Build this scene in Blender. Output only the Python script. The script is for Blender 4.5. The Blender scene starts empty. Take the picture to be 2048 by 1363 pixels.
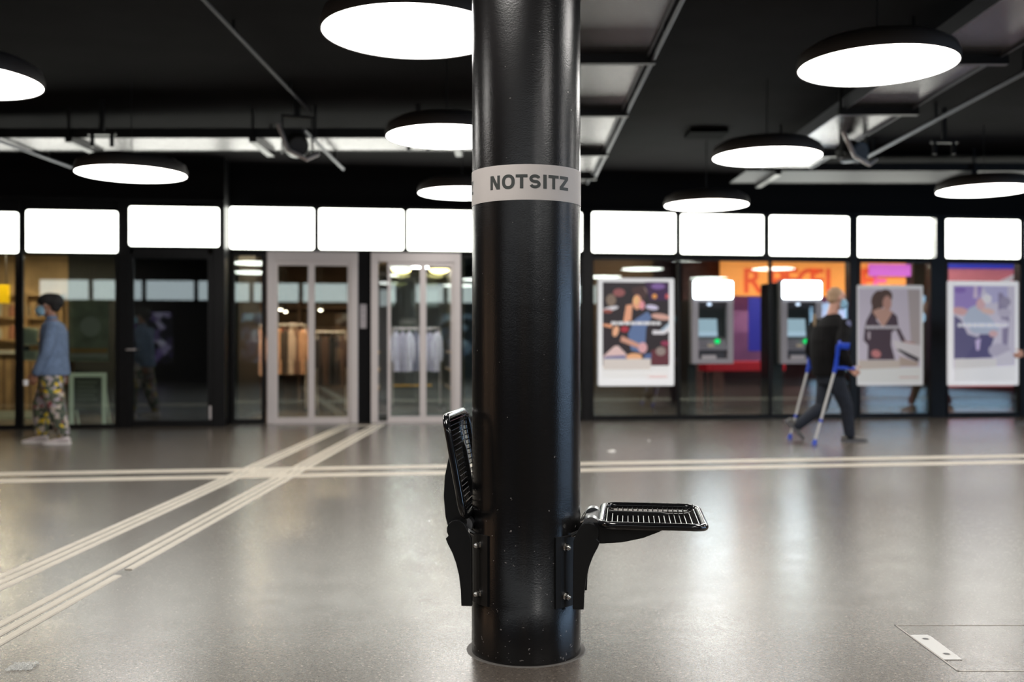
import bpy, bmesh, math, random
from mathutils import Vector, Matrix

random.seed(7)
S = bpy.context.scene
COL = S.collection
PI = math.pi

# ------------------------------------------------------------------ camera
F = 1991.1            # focal length in pixels of the 2048 px wide frame (35 mm lens)
HZ = 688.0            # image row of the horizon
CH = 1.10             # camera height
cam_d = bpy.data.cameras.new('camera')
cam = bpy.data.objects.new('camera', cam_d)
COL.objects.link(cam)
cam.location = (0, 0, CH)
cam.rotation_euler = (PI / 2, 0, 0)
cam_d.lens = 35.0
cam_d.sensor_width = 36.0
cam_d.shift_y = (HZ - 681.5) / 2048.0
cam_d.clip_start = 0.05
cam_d.clip_end = 100
cam_d.dof.use_dof = True
cam_d.dof.focus_distance = 3.45
cam_d.dof.aperture_fstop = 1.7
S.camera = cam

# ------------------------------------------------------------------ world, exposure
w = bpy.data.worlds.new('world')
S.world = w
w.use_nodes = True
w.node_tree.nodes['Background'].inputs[0].default_value = (0.8, 0.85, 1.0, 1)
w.node_tree.nodes['Background'].inputs[1].default_value = 0.02
S.view_settings.view_transform = 'Standard'
S.view_settings.look = 'None'
S.view_settings.gamma = 1.0
S.view_settings.use_curve_mapping = False
S.view_settings.exposure = 0.0
LAMP_POWER = 15.0
PANEL_POWER = 5.8

# ------------------------------------------------------------------ materials
MATS = {}


def mat(name, col, rough=0.5, metal=0.0, emit=None, estr=0.0, coat=0.0, noise=0.0, nscale=8.0, bump=0.0, bscale=60.0, spec=0.5):
    if name in MATS:
        return MATS[name]
    m = bpy.data.materials.new(name)
    m.use_nodes = True
    nt = m.node_tree
    b = nt.nodes['Principled BSDF']
    b.inputs['Base Color'].default_value = (*col, 1)
    b.inputs['Roughness'].default_value = rough
    b.inputs['Metallic'].default_value = metal
    b.inputs['Specular IOR Level'].default_value = spec
    if coat:
        b.inputs['Coat Weight'].default_value = coat
        b.inputs['Coat Roughness'].default_value = 0.08
    if emit:
        b.inputs['Emission Color'].default_value = (*emit, 1)
        b.inputs['Emission Strength'].default_value = estr
    tc = None
    if noise or bump:
        tc = nt.nodes.new('ShaderNodeTexCoord')
    if noise:
        n = nt.nodes.new('ShaderNodeTexNoise')
        n.inputs['Scale'].default_value = nscale
        n.inputs['Detail'].default_value = 4
        nt.links.new(tc.outputs['Object'], n.inputs['Vector'])
        r = nt.nodes.new('ShaderNodeMapRange')
        r.inputs['From Min'].default_value = 0.3
        r.inputs['From Max'].default_value = 0.7
        r.inputs['To Min'].default_value = 1 - noise
        r.inputs['To Max'].default_value = 1 + noise
        nt.links.new(n.outputs['Fac'], r.inputs['Value'])
        mx = nt.nodes.new('ShaderNodeVectorMath')
        mx.operation = 'SCALE'
        mx.inputs[0].default_value = col
        nt.links.new(r.outputs[0], mx.inputs['Scale'])
        nt.links.new(mx.outputs[0], b.inputs['Base Color'])
    if bump:
        n2 = nt.nodes.new('ShaderNodeTexNoise')
        n2.inputs['Scale'].default_value = bscale
        n2.inputs['Detail'].default_value = 3
        nt.links.new(tc.outputs['Object'], n2.inputs['Vector'])
        bp = nt.nodes.new('ShaderNodeBump')
        bp.inputs['Strength'].default_value = bump
        bp.inputs['Distance'].default_value = 0.004
        nt.links.new(n2.outputs['Fac'], bp.inputs['Height'])
        nt.links.new(bp.outputs[0], b.inputs['Normal'])
    MATS[name] = m
    return m


def emis(name, col, strength):
    if name in MATS:
        return MATS[name]
    m = bpy.data.materials.new(name)
    m.use_nodes = True
    nt = m.node_tree
    nt.nodes.clear()
    e = nt.nodes.new('ShaderNodeEmission')
    e.inputs[0].default_value = (*col, 1)
    e.inputs[1].default_value = strength
    o = nt.nodes.new('ShaderNodeOutputMaterial')
    nt.links.new(e.outputs[0], o.inputs[0])
    MATS[name] = m
    return m


def glass(name, tint, refl):
    if name in MATS:
        return MATS[name]
    m = bpy.data.materials.new(name)
    m.use_nodes = True
    nt = m.node_tree
    nt.nodes.clear()
    t = nt.nodes.new('ShaderNodeBsdfTransparent')
    t.inputs[0].default_value = (*tint, 1)
    g = nt.nodes.new('ShaderNodeBsdfGlossy')
    g.inputs['Roughness'].default_value = 0.0
    g.inputs['Color'].default_value = (0.9, 1.0, 0.98, 1)
    lw = nt.nodes.new('ShaderNodeLayerWeight')
    lw.inputs['Blend'].default_value = 0.3
    mr = nt.nodes.new('ShaderNodeMapRange')
    mr.inputs['To Min'].default_value = refl
    mr.inputs['To Max'].default_value = 1.0
    nt.links.new(lw.outputs['Fresnel'], mr.inputs['Value'])
    mx = nt.nodes.new('ShaderNodeMixShader')
    nt.links.new(mr.outputs[0], mx.inputs[0])
    nt.links.new(t.outputs[0], mx.inputs[1])
    nt.links.new(g.outputs[0], mx.inputs[2])
    o = nt.nodes.new('ShaderNodeOutputMaterial')
    nt.links.new(mx.outputs[0], o.inputs[0])
    MATS[name] = m
    return m


def floor_mat():
    m = bpy.data.materials.new('terrazzo')
    m.use_nodes = True
    nt = m.node_tree
    L = nt.links.new
    b = nt.nodes['Principled BSDF']
    tc = nt.nodes.new('ShaderNodeTexCoord')
    v = nt.nodes.new('ShaderNodeTexVoronoi')
    v.inputs['Scale'].default_value = 170
    L(tc.outputs['Object'], v.inputs['Vector'])
    sep = nt.nodes.new('ShaderNodeSeparateColor')
    L(v.outputs['Color'], sep.inputs[0])
    r = nt.nodes.new('ShaderNodeValToRGB')
    r.color_ramp.elements[0].color = (0.088, 0.073, 0.061, 1)
    r.color_ramp.elements[1].color = (0.24, 0.20, 0.165, 1)
    e = r.color_ramp.elements.new(0.80)
    e.color = (0.122, 0.102, 0.085, 1)
    e = r.color_ramp.elements.new(0.95)
    e.color = (0.145, 0.122, 0.10, 1)
    L(sep.outputs[0], r.inputs[0])
    n = nt.nodes.new('ShaderNodeTexNoise')
    n.inputs['Scale'].default_value = 1.1
    n.inputs['Detail'].default_value = 6
    L(tc.outputs['Object'], n.inputs['Vector'])
    mr = nt.nodes.new('ShaderNodeMapRange')
    mr.inputs['From Min'].default_value = 0.3
    mr.inputs['From Max'].default_value = 0.7
    mr.inputs['To Min'].default_value = 0.9
    mr.inputs['To Max'].default_value = 1.12
    L(n.outputs['Fac'], mr.inputs['Value'])
    sc = nt.nodes.new('ShaderNodeVectorMath')
    sc.operation = 'SCALE'
    L(r.outputs[0], sc.inputs[0])
    L(mr.outputs[0], sc.inputs['Scale'])
    L(sc.outputs[0], b.inputs['Base Color'])
    n3 = nt.nodes.new('ShaderNodeTexNoise')
    n3.inputs['Scale'].default_value = 5
    n3.inputs['Detail'].default_value = 8
    L(tc.outputs['Object'], n3.inputs['Vector'])
    m3 = nt.nodes.new('ShaderNodeMapRange')
    m3.inputs['From Min'].default_value = 0.3
    m3.inputs['From Max'].default_value = 0.7
    m3.inputs['To Min'].default_value = 0.235
    m3.inputs['To Max'].default_value = 0.265
    L(n3.outputs['Fac'], m3.inputs['Value'])
    L(m3.outputs[0], b.inputs['Roughness'])
    b.inputs['Specular IOR Level'].default_value = 0.75
    bp = nt.nodes.new('ShaderNodeBump')
    bp.inputs['Strength'].default_value = 0.10
    bp.inputs['Distance'].default_value = 0.0012
    n4 = nt.nodes.new('ShaderNodeTexNoise')
    n4.inputs['Scale'].default_value = 260
    L(tc.outputs['Object'], n4.inputs['Vector'])
    L(n4.outputs['Fac'], bp.inputs['Height'])
    L(bp.outputs[0], b.inputs['Normal'])
    return m


def column_mat():
    m = bpy.data.materials.new('black_column_paint')
    m.use_nodes = True
    nt = m.node_tree
    L = nt.links.new
    b = nt.nodes['Principled BSDF']
    tc = nt.nodes.new('ShaderNodeTexCoord')
    # scuffs: small bright flecks, denser near the foot
    v = nt.nodes.new('ShaderNodeTexNoise')
    v.inputs['Scale'].default_value = 62
    v.inputs['Detail'].default_value = 2
    mp = nt.nodes.new('ShaderNodeMapping')
    mp.inputs['Scale'].default_value = (1, 1, 1.3)
    L(tc.outputs['Object'], mp.inputs['Vector'])
    L(mp.outputs[0], v.inputs['Vector'])
    sx = nt.nodes.new('ShaderNodeSeparateXYZ')
    L(tc.outputs['Object'], sx.inputs[0])
    th = nt.nodes.new('ShaderNodeMapRange')
    th.inputs['From Min'].default_value = 0.0
    th.inputs['From Max'].default_value = 0.9
    th.inputs['To Min'].default_value = 0.70
    th.inputs['To Max'].default_value = 0.765
    L(sx.outputs['Z'], th.inputs['Value'])
    gt = nt.nodes.new('ShaderNodeMath')
    gt.operation = 'GREATER_THAN'
    L(v.outputs['Fac'], gt.inputs[0])
    L(th.outputs[0], gt.inputs[1])
    mx = nt.nodes.new('ShaderNodeMix')
    mx.data_type = 'RGBA'
    mx.inputs[6].default_value = (0.0065, 0.0060, 0.0062, 1)
    mx.inputs[7].default_value = (0.22, 0.20, 0.19, 1)
    L(gt.outputs[0], mx.inputs[0])
    L(mx.outputs[2], b.inputs['Base Color'])
    b.inputs['Roughness'].default_value = 0.25
    b.inputs['Specular IOR Level'].default_value = 0.6
    n = nt.nodes.new('ShaderNodeTexNoise')
    n.inputs['Scale'].default_value = 190
    n.inputs['Detail'].default_value = 3
    L(tc.outputs['Object'], n.inputs['Vector'])
    n2 = nt.nodes.new('ShaderNodeTexNoise')
    n2.inputs['Scale'].default_value = 9
    L(tc.outputs['Object'], n2.inputs['Vector'])
    bp = nt.nodes.new('ShaderNodeBump')
    bp.inputs['Strength'].default_value = 0.35
    bp.inputs['Distance'].default_value = 0.0012
    L(n.outputs['Fac'], bp.inputs['Height'])
    bp2 = nt.nodes.new('ShaderNodeBump')
    bp2.inputs['Strength'].default_value = 0.25
    bp2.inputs['Distance'].default_value = 0.004
    L(n2.outputs['Fac'], bp2.inputs['Height'])
    L(bp.outputs[0], bp2.inputs['Normal'])
    L(bp2.outputs[0], b.inputs['Normal'])
    return m


def floral_mat():
    m = bpy.data.materials.new('floral_fabric')
    m.use_nodes = True
    nt = m.node_tree
    L = nt.links.new
    b = nt.nodes['Principled BSDF']
    b.inputs['Roughness'].default_value = 0.8
    tc = nt.nodes.new('ShaderNodeTexCoord')
    n = nt.nodes.new('ShaderNodeTexNoise')
    n.inputs['Scale'].default_value = 14
    L(tc.outputs['Object'], n.inputs['Vector'])
    ad = nt.nodes.new('ShaderNodeVectorMath')
    ad.operation = 'MULTIPLY_ADD'
    ad.inputs[1].default_value = (0.06, 0.06, 0.06)
    L(n.outputs['Color'], ad.inputs[0])
    L(tc.outputs['Object'], ad.inputs[2])
    v = nt.nodes.new('ShaderNodeTexVoronoi')
    v.inputs['Scale'].default_value = 24
    L(ad.outputs[0], v.inputs['Vector'])
    sep = nt.nodes.new('ShaderNodeSeparateColor')
    L(v.outputs['Color'], sep.inputs[0])
    r = nt.nodes.new('ShaderNodeValToRGB')
    r.color_ramp.interpolation = 'CONSTANT'
    el = r.color_ramp.elements
    el[0].color = (0.09, 0.10, 0.07, 1)
    el[1].position = 0.35
    el[1].color = (0.50, 0.42, 0.36, 1)
    for p, c in ((0.54, (0.72, 0.50, 0.02)), (0.62, (0.06, 0.08, 0.06)), (0.74, (0.38, 0.33, 0.36)), (0.86, (0.30, 0.06, 0.07)), (0.93, (0.12, 0.17, 0.10))):
        e = el.new(p)
        e.color = (*c, 1)
    L(sep.outputs[0], r.inputs[0])
    L(r.outputs[0], b.inputs['Base Color'])
    return m


M_FLOOR = floor_mat()
M_COLUMN = column_mat()
M_CEIL = mat('black_ceiling', (0.0062, 0.0055, 0.0062), 0.9, noise=0.3, nscale=2, spec=0.12)
M_BLACK = mat('black_metal', (0.012, 0.012, 0.013), 0.35)
M_FRAME = mat('dark_frame', (0.0065, 0.006, 0.0065), 0.4, noise=0.2, spec=0.25)
M_SEATBLACK = mat('glossy_black_coating', (0.006, 0.006, 0.007), 0.16, coat=0.6)
M_MATTBLACK = mat('satin_black_coating', (0.0075, 0.0075, 0.008), 0.42)
M_STEEL = mat('stainless_steel', (0.80, 0.73, 0.71), 0.38, 0.4)
M_SLEEVE = mat('grey_hinge_metal', (0.36, 0.37, 0.39), 0.32, 0.9)
M_CHROME = mat('chrome', (0.75, 0.73, 0.7), 0.15, 1.0)
M_TRAY = mat('perforated_tray', (0.15, 0.14, 0.145), 0.22, 0.9, bump=0.3, bscale=180)
M_RAIL = mat('galvanised_rail', (0.16, 0.165, 0.185), 0.45, 0.6)
M_GLASS = glass('shopfront_glass', (0.91, 0.94, 0.91), 0.085)
M_CLEAR = glass('clear_glass', (0.98, 0.98, 0.98), 0.03)
M_DARKGLASS = glass('dark_door_glass', (0.5, 0.53, 0.6), 0.09)
M_DIFF = emis('lamp_diffuser', (1.0, 0.965, 0.92), LAMP_POWER)
M_PANEL = emis('lit_panel', (0.99, 1.0, 0.91), PANEL_POWER)
M_BAND = mat('grey_white_vinyl', (0.56, 0.515, 0.49), 0.5, noise=0.05, nscale=5)
M_INK = mat('dark_grey_ink', (0.045, 0.050, 0.047), 0.5)
M_TACT = mat('cream_tactile_resin', (0.60, 0.54, 0.45), 0.45, noise=0.08, nscale=6)


# ------------------------------------------------------------------ mesh builder
class MB:
    def __init__(self):
        self.v = []
        self.f = []
        self.m = []

    def add(self, vs, fs, mi=0):
        o = len(self.v)
        self.v += [Vector(p) for p in vs]
        for f in fs:
            self.f.append([i + o for i in f])
            self.m.append(mi)
        return self

    def box(self, x0, x1, y0, y1, z0, z1, mi=0):
        vs = [(x, y, z) for z in (z0, z1) for y in (y0, y1) for x in (x0, x1)]
        fs = [(0, 2, 3, 1), (4, 5, 7, 6), (0, 1, 5, 4), (2, 6, 7, 3), (0, 4, 6, 2), (1, 3, 7, 5)]
        return self.add(vs, fs, mi)

    def prism(self, pts, a0, a1, axis='y', mi=0):
        """polygon pts (a,b) extruded along axis; y: pts=(x,z); z: pts=(x,y); x: pts=(y,z)"""
        n = len(pts)

        def p(q, t):
            if axis == 'y':
                return (q[0], t, q[1])
            if axis == 'z':
                return (q[0], q[1], t)
            return (t, q[0], q[1])
        vs = [p(q, a0) for q in pts] + [p(q, a1) for q in pts]
        fs = [tuple(range(n)), tuple(range(2 * n - 1, n - 1, -1))]
        fs += [(i, i + n, (i + 1) % n + n, (i + 1) % n) for i in range(n)]
        return self.add(vs, fs, mi)

    def tube(self, path, r, n=12, closed=False, mi=0, caps=True, rs=None):
        path = [Vector(p) for p in path]
        k = len(path)
        vs = []
        up = None
        for i in range(k):
            if closed:
                d = path[(i + 1) % k] - path[i - 1]
            else:
                d = path[min(i + 1, k - 1)] - path[max(i - 1, 0)]
            d.normalize()
            if up is None:
                up = Vector((0, 0, 1)) if abs(d.z) < 0.9 else Vector((1, 0, 0))
            a = (up - d * up.dot(d))
            if a.length < 1e-6:
                a = d.orthogonal()
            a.normalize()
            up = a
            b = d.cross(a)
            rr = rs[i] if rs else r
            for j in range(n):
                t = 2 * PI * j / n
                vs.append(path[i] + a * (math.cos(t) * rr) + b * (math.sin(t) * rr))
        fs = []
        for i in range(k if closed else k - 1):
            for j in range(n):
                a0 = i * n + j
                a1 = i * n + (j + 1) % n
                i2 = (i + 1) % k
                fs.append((a0, a1, i2 * n + (j + 1) % n, i2 * n + j))
        if not closed and caps:
            fs.append(tuple(range(n - 1, -1, -1)))
            fs.append(tuple(range((k - 1) * n, k * n)))
        return self.add(vs, fs, mi)

    def cyl(self, p0, p1, r0, r1=None, n=16, mi=0):
        return self.tube([p0, p1], r0, n, mi=mi, rs=[r0, r0 if r1 is None else r1])

    def lathe(self, prof, n=48, c=(0, 0, 0), mi=0, closed=False):
        vs = []
        for r, z in prof:
            for j in range(n):
                t = 2 * PI * j / n
                vs.append((c[0] + r * math.cos(t), c[1] + r * math.sin(t), c[2] + z))
        fs = []
        k = len(prof)
        for i in range(k - 1):
            for j in range(n):
                fs.append((i * n + j, i * n + (j + 1) % n, (i + 1) * n + (j + 1) % n, (i + 1) * n + j))
        return self.add(vs, fs, mi)

    def ell(self, c, r, rot=None, n=16, k=10, mi=0):
        c = Vector(c)
        if not hasattr(r, '__len__'):
            r = (r, r, r)
        vs = []
        for i in range(1, k):
            ph = PI * i / k
            for j in range(n):
                t = 2 * PI * j / n
                p = Vector((r[0] * math.sin(ph) * math.cos(t), r[1] * math.sin(ph) * math.sin(t), r[2] * math.cos(ph)))
                if rot:
                    p = rot @ p
                vs.append(c + p)
        top = Vector((0, 0, r[2]))
        if rot:
            top = rot @ top
        vs.append(c + top)
        vs.append(c - top)
        fs = []
        for i in range(k - 2):
            for j in range(n):
                fs.append((i * n + j, (i + 1) * n + j, (i + 1) * n + (j + 1) % n, i * n + (j + 1) % n))
        t = (k - 1) * n
        for j in range(n):
            fs.append((t, j, (j + 1) % n))
            fs.append((t + 1, (k - 2) * n + (j + 1) % n, (k - 2) * n + j))
        return self.add(vs, fs, mi)

    def cap(self, p0, r0, p1, r1, n=14):
        self.tube([p0, p1], r0, n, rs=[r0, r1])
        self.ell(p0, r0, n=n)
        self.ell(p1, r1, n=n)
        return self

    def loft(self, rings, n=20):
        """rings: (centre, rx, ry, angle) horizontal ellipses stacked"""
        vs = []
        for c, rx, ry, a in rings:
            for j in range(n):
                t = 2 * PI * j / n
                x, y = rx * math.cos(t), ry * math.sin(t)
                vs.append((c[0] + x * math.cos(a) - y * math.sin(a), c[1] + x * math.sin(a) + y * math.cos(a), c[2]))
        fs = []
        k = len(rings)
        for i in range(k - 1):
            for j in range(n):
                fs.append((i * n + j, i * n + (j + 1) % n, (i + 1) * n + (j + 1) % n, (i + 1) * n + j))
        fs.append(tuple(range(n - 1, -1, -1)))
        fs.append(tuple(range((k - 1) * n, k * n)))
        return self.add(vs, fs)

    def quad(self, a, b, c, d, nx=1, ny=1, mi=0):
        a, b, c, d = map(Vector, (a, b, c, d))
        vs = []
        for j in range(ny + 1):
            for i in range(nx + 1):
                s, t = i / nx, j / ny
                vs.append((a * (1 - s) + b * s) * (1 - t) + (d * (1 - s) + c * s) * t)
        fs = []
        for j in range(ny):
            for i in range(nx):
                q = j * (nx + 1) + i
                fs.append((q, q + 1, q + nx + 2, q + nx + 1))
        return self.add(vs, fs, mi)

    def build(self, name, mats, parent=None, loc=(0, 0, 0), rz=0.0, smooth=False, bevel=0.0, world=False):
        me = bpy.data.meshes.new(name)
        me.from_pydata([tuple(p) for p in self.v], [], self.f)
        if not isinstance(mats, (list, tuple)):
            mats = [mats]
        for m in mats:
            me.materials.append(m)
        me.polygons.foreach_set('material_index', self.m)
        bm = bmesh.new()
        bm.from_mesh(me)
        bmesh.ops.recalc_face_normals(bm, faces=bm.faces)
        bm.to_mesh(me)
        bm.free()
        if smooth:
            me.polygons.foreach_set('use_smooth', [True] * len(me.polygons))
            me.set_sharp_from_angle(angle=math.radians(40))
        me.update()
        o = bpy.data.objects.new(name, me)
        COL.objects.link(o)
        o.location = loc
        o.rotation_euler = (0, 0, rz)
        if parent:
            o.parent = parent
            if world:            # coordinates given in world space: place relative to the parent
                o.matrix_parent_inverse = PM(parent).inverted()
        if bevel:
            b = o.modifiers.new('bevel', 'BEVEL')
            b.width = bevel
            b.segments = 2
            b.limit_method = 'ANGLE'
        return o


def PM(o):
    m = Matrix.LocRotScale(o.location, o.rotation_euler, o.scale)
    if o.parent:
        m = PM(o.parent) @ o.matrix_parent_inverse @ m
    return m


def tag(o, label=None, cat=None, group=None, kind=None):
    if label:
        o['label'] = label
    if cat:
        o['category'] = cat
    if group:
        o['group'] = group
    if kind:
        o['kind'] = kind
    return o


def thing(name, label, cat, loc=(0, 0, 0), rz=0.0, group=None):
    o = bpy.data.objects.new(name, None)
    COL.objects.link(o)
    o.location = loc
    o.rotation_euler = (0, 0, rz)
    o.empty_display_size = 0.1
    return tag(o, label, cat, group)


def struct(o):
    o['kind'] = 'structure'
    return o


def copy_tree(o, parent=None):
    c = o.copy()
    COL.objects.link(c)
    c.parent = parent
    if parent:
        c.matrix_parent_inverse = o.matrix_parent_inverse.copy()
    for ch in list(o.children):
        copy_tree(ch, c)
    return c


# ------------------------------------------------------------------ places
AL = math.atan(0.125)       # the shopfront stands 7 degrees off square
SA, CA = math.sin(AL), math.cos(AL)
Y0 = 14.23


def wy(px, v=0.0):
    s = (px - 1024) / F
    return (Y0 * CA - v) / (CA - s * SA)


def wu(px, v=0.0):
    s = (px - 1024) / F
    Y = wy(px, v)
    return s * Y * CA + (Y - Y0) * SA


def wz(px, py, v=0.0):
    return CH + (HZ - py) / F * wy(px, v)


def W(u, v=0.0, z=0.0):
    return Vector((u * CA + v * SA, Y0 + u * SA - v * CA, z))


def P(px, py, Y):
    return Vector(((px - 1024) / F * Y, Y, CH + (HZ - py) / F * Y))


def fl(px, py):
    Y = F * CH / (py - HZ)
    return Vector(((px - 1024) / F * Y, Y, 0))


# shopfront-aligned local frame: x = u, y = -v (away from the hall), z up
def wloc(u, v=0.0, z=0.0):
    return W(u, v, z)


# ------------------------------------------------------------------ the setting
struct(MB().box(-14, 14, -5.2, 24, -0.1, 0).build('floor', M_FLOOR))
struct(MB().box(-14, 14, -5.2, 24, 3.6, 3.7).build('ceiling', M_CEIL))
struct(MB().box(-14, -13.8, -5.2, 24, 0, 3.6).build('wall_left', M_CEIL))
struct(MB().box(13.8, 14, -5.2, 24, 0, 3.6).build('wall_right', M_CEIL))

VL = 0.45                    # the left bay stands forward of the rest
uL = wu(449, VL)
uC = uL
uMin, uMax = wu(-330, VL), wu(2420)
ROT = AL


def wbox(mb, u0, u1, v0, v1, z0, z1, mi=0):
    """box in the shopfront frame (u along, v towards the hall)"""
    return mb.box(u0, u1, -v1, -v0, z0, z1, mi)


O_W = (0, Y0, 0)


def wbuild(mb, name, mats, **k):
    return mb.build(name, mats, loc=O_W, rz=ROT, **k)


struct(wbuild(wbox(MB(), uMin, uL, -0.15, VL, 2.36, 3.6), 'wall_back_left', mat('black_fascia', (0.005, 0.0048, 0.0055), 0.6, spec=0.15)))
struct(wbuild(wbox(MB(), wu(716), wu(742), -0.15, 0.0, 0, 2.36), 'wall_pier', mat('black_fascia', (0, 0, 0))))
struct(wbuild(wbox(MB(), uL, uMax, -0.15, -0.0, 2.36, 3.6), 'wall_back', mat('black_fascia', (0.005, 0.0048, 0.0055), 0.6, spec=0.15)))

# posts
trim_n = [0]


def post(px0, px1, v0, v1, z1=2.36, m=M_FRAME):
    trim_n[0] += 1
    return struct(wbuild(wbox(MB(), wu(px0, v1), wu(px1, v1), v0, v1, 0, z1), 'trim_%d' % trim_n[0], m, bevel=0.004))


post(236, 259, VL - 0.2, VL + 0.03, 3.0)
post(426, 449, -0.1, VL + 0.02, 3.0)
post(1166, 1184, -0.12, 0.05, 3.0)
post(1700, 1716, -0.12, 0.05, 3.0)
post(1862, 1892, -0.12, 0.05, 3.0)
post(2041, 2052, -0.12, 0.05, 3.0)
post(36, 42, VL - 0.1, VL + 0.02, 3.0)
# mullions between the lit panels above
for a, c in ((628, 638), (807, 815), (1352, 1361), (1528, 1539)):
    trim_n[0] += 1
    struct(wbuild(wbox(MB(), wu(a, .03), wu(c, .03), 0.0, 0.03, 2.36, 3.02), 'trim_%d' % trim_n[0], M_FRAME))
# head trim along the panels
trim_n[0] += 1
struct(wbuild(wbox(MB(), uMin, uL, VL, VL + .03, 3.0, 3.03), 'trim_%d' % trim_n[0], M_FRAME))
trim_n[0] += 1
struct(wbuild(wbox(MB(), uL + .3, uMax, 0, .03, 3.02, 3.05), 'trim_%d' % trim_n[0], M_FRAME))

win_n = [0]


def window(px0, px1, v=0.0, gm=M_GLASS, z1=2.36, fr=0.03, bot=0.07, mull=(), rail=None):
    win_n[0] += 1
    u0, u1 = wu(px0, v), wu(px1, v)
    r = bpy.data.objects.new('window_%d' % win_n[0], None)
    COL.objects.link(r)
    r.location = W(u0, v)
    r.rotation_euler = (0, 0, ROT)
    struct(r)
    wd = u1 - u0
    m = MB()
    m.box(0, fr, -0.03, 0.03, 0, z1)
    m.box(wd - fr, wd, -0.03, 0.03, 0, z1)
    m.box(fr, wd - fr, -0.03, 0.03, 0, bot)
    m.box(fr, wd - fr, -0.03, 0.03, z1 - 0.04, z1)
    for q in mull:
        uu = wu(q, v) - u0
        m.box(uu - .015, uu + .015, -.03, .03, bot, z1 - 0.04)
    m.build('window_frame', M_FRAME, r)
    m = MB().box(fr, wd - fr, -0.004, 0.004, bot, z1 - 0.04)
    m.build('glass_pane', gm, r)
    return r


window(-150, 36, VL, bot=0.05)
window(42, 236, VL, bot=0.05)
window(462, 531, 0.0, M_GLASS, fr=0.05)
window(921, 1166, 0.0, mull=(1000,))
window(1184, 1357, 0.0, fr=0.02)
window(1357, 1540, 0.0, fr=0.02)
window(1540, 1700, 0.0, fr=0.02)
window(1716, 1862, 0.0, fr=0.03)
window(1892, 2041, 0.0, fr=0.02)
window(2052, 2240, 0.0, fr=0.02)

# left glass door, dark stiles
door_n = [0]
d1 = bpy.data.objects.new('door_1', None)
COL.objects.link(d1)
u0, u1 = wu(259, VL), wu(426, VL)
d1.location = W(u0, VL - .02)
d1.rotation_euler = (0, 0, ROT)
struct(d1)
wd = u1 - u0
m = MB()
m.box(0, .05, -.03, .03, .01, 2.3).box(wd - .07, wd, -.03, .03, .01, 2.3).box(.05, wd - .07, -.03, .03, .01, .09).box(.05, wd - .07, -.03, .03, 2.24, 2.36)
m.build('door_frame', M_FRAME, d1)
MB().box(.05, wd - .07, -.005, .005, .09, 2.24).build('door_glass', M_DARKGLASS, d1)
m = MB()
m.box(-.045, .0, -.045, -.03, .86, 1.16)
m.tube([(-.022, -.045, 1.03), (-.022, -.09, 1.03), (0.0, -.1, 1.03), (.10, -.1, 1.03)], .011, 10)
m.build('door_handle', M_STEEL, d1, smooth=True)
m = MB().box(wd - .045, wd - .02, -.05, -.03, .1, .28)
m.build('floor_bolt', M_STEEL, d1)


def silver_door(n, xo0, xo1, leaves, top=503.0, left_gap=None):
    """xo: outer frame pixels, leaves: list of (x0, x1) glass leaf pixels"""
    r = bpy.data.objects.new('door_%d' % n, None)
    COL.objects.link(r)
    u0, u1 = wu(xo0), wu(xo1)
    r.location = W(u0, 0.0)
    r.rotation_euler = (0, 0, ROT)
    struct(r)
    wd = u1 - u0
    fw = 0.10
    z1 = 2.385
    m = MB()
    m.box(0, fw, -.06, .10, 0, z1)
    m.box(wd - fw, wd, -.06, .10, 0, z1)
    m.box(fw, wd - fw, -.06, .10, z1 - .13, z1)
    m.build('door_frame', M_STEEL, r, bevel=.004)
    m = MB().box(fw, wd - fw, -.05, .09, 0, .012)
    m.build('threshold', M_STEEL, r)
    for a, c in leaves:
        la, lc = wu(a) - u0, wu(c) - u0
        m = MB()
        st = .045
        yy = .0
        m.box(la, la + st, yy - .02, yy + .02, .015, z1 - .13)
        m.box(lc - st, lc, yy - .02, yy + .02, .015, z1 - .13)
        m.box(la + st, lc - st, yy - .02, yy + .02, .015, .085)
        m.box(la + st, lc - st, yy - .02, yy + .02, z1 - .19, z1 - .13)
        lf = m.build('door_leaf', M_STEEL, r)
        MB().box(la + st, lc - st, yy - .004, yy + .004, .085, z1 - .19).build('leaf_glass', M_GLASS, lf)
    return r


silver_door(2, 535, 716, ((549, 623), (623, 702)))
silver_door(3, 742, 921, ((775, 846), (846, 908)))

# opposite shopfront behind the camera (its lit band is mirrored in the glass)
YB = -3.4
struct(MB().box(-14, 14, -.15, 0, 0, 3.6).build('wall_front', mat('black_fascia', (0, 0, 0)), loc=(0, YB, 0), rz=AL))

# ------------------------------------------------------------------ shop interiors
WARM = mat('tan_wood_wall', (0.50, 0.33, 0.16), 0.6, noise=0.25, nscale=3)
NAVY = mat('navy_wall', (0.012, 0.018, 0.032), 0.6)
BROWN = mat('brown_wall', (0.20, 0.12, 0.07), 0.6, noise=0.3, nscale=2)
MAROON = mat('maroon_wall', (0.10, 0.045, 0.05), 0.6)


def wstruct(name, m, *boxes):
    b = MB()
    for bx in boxes:
        wbox(b, *bx)
    return struct(wbuild(b, name, m))


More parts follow.
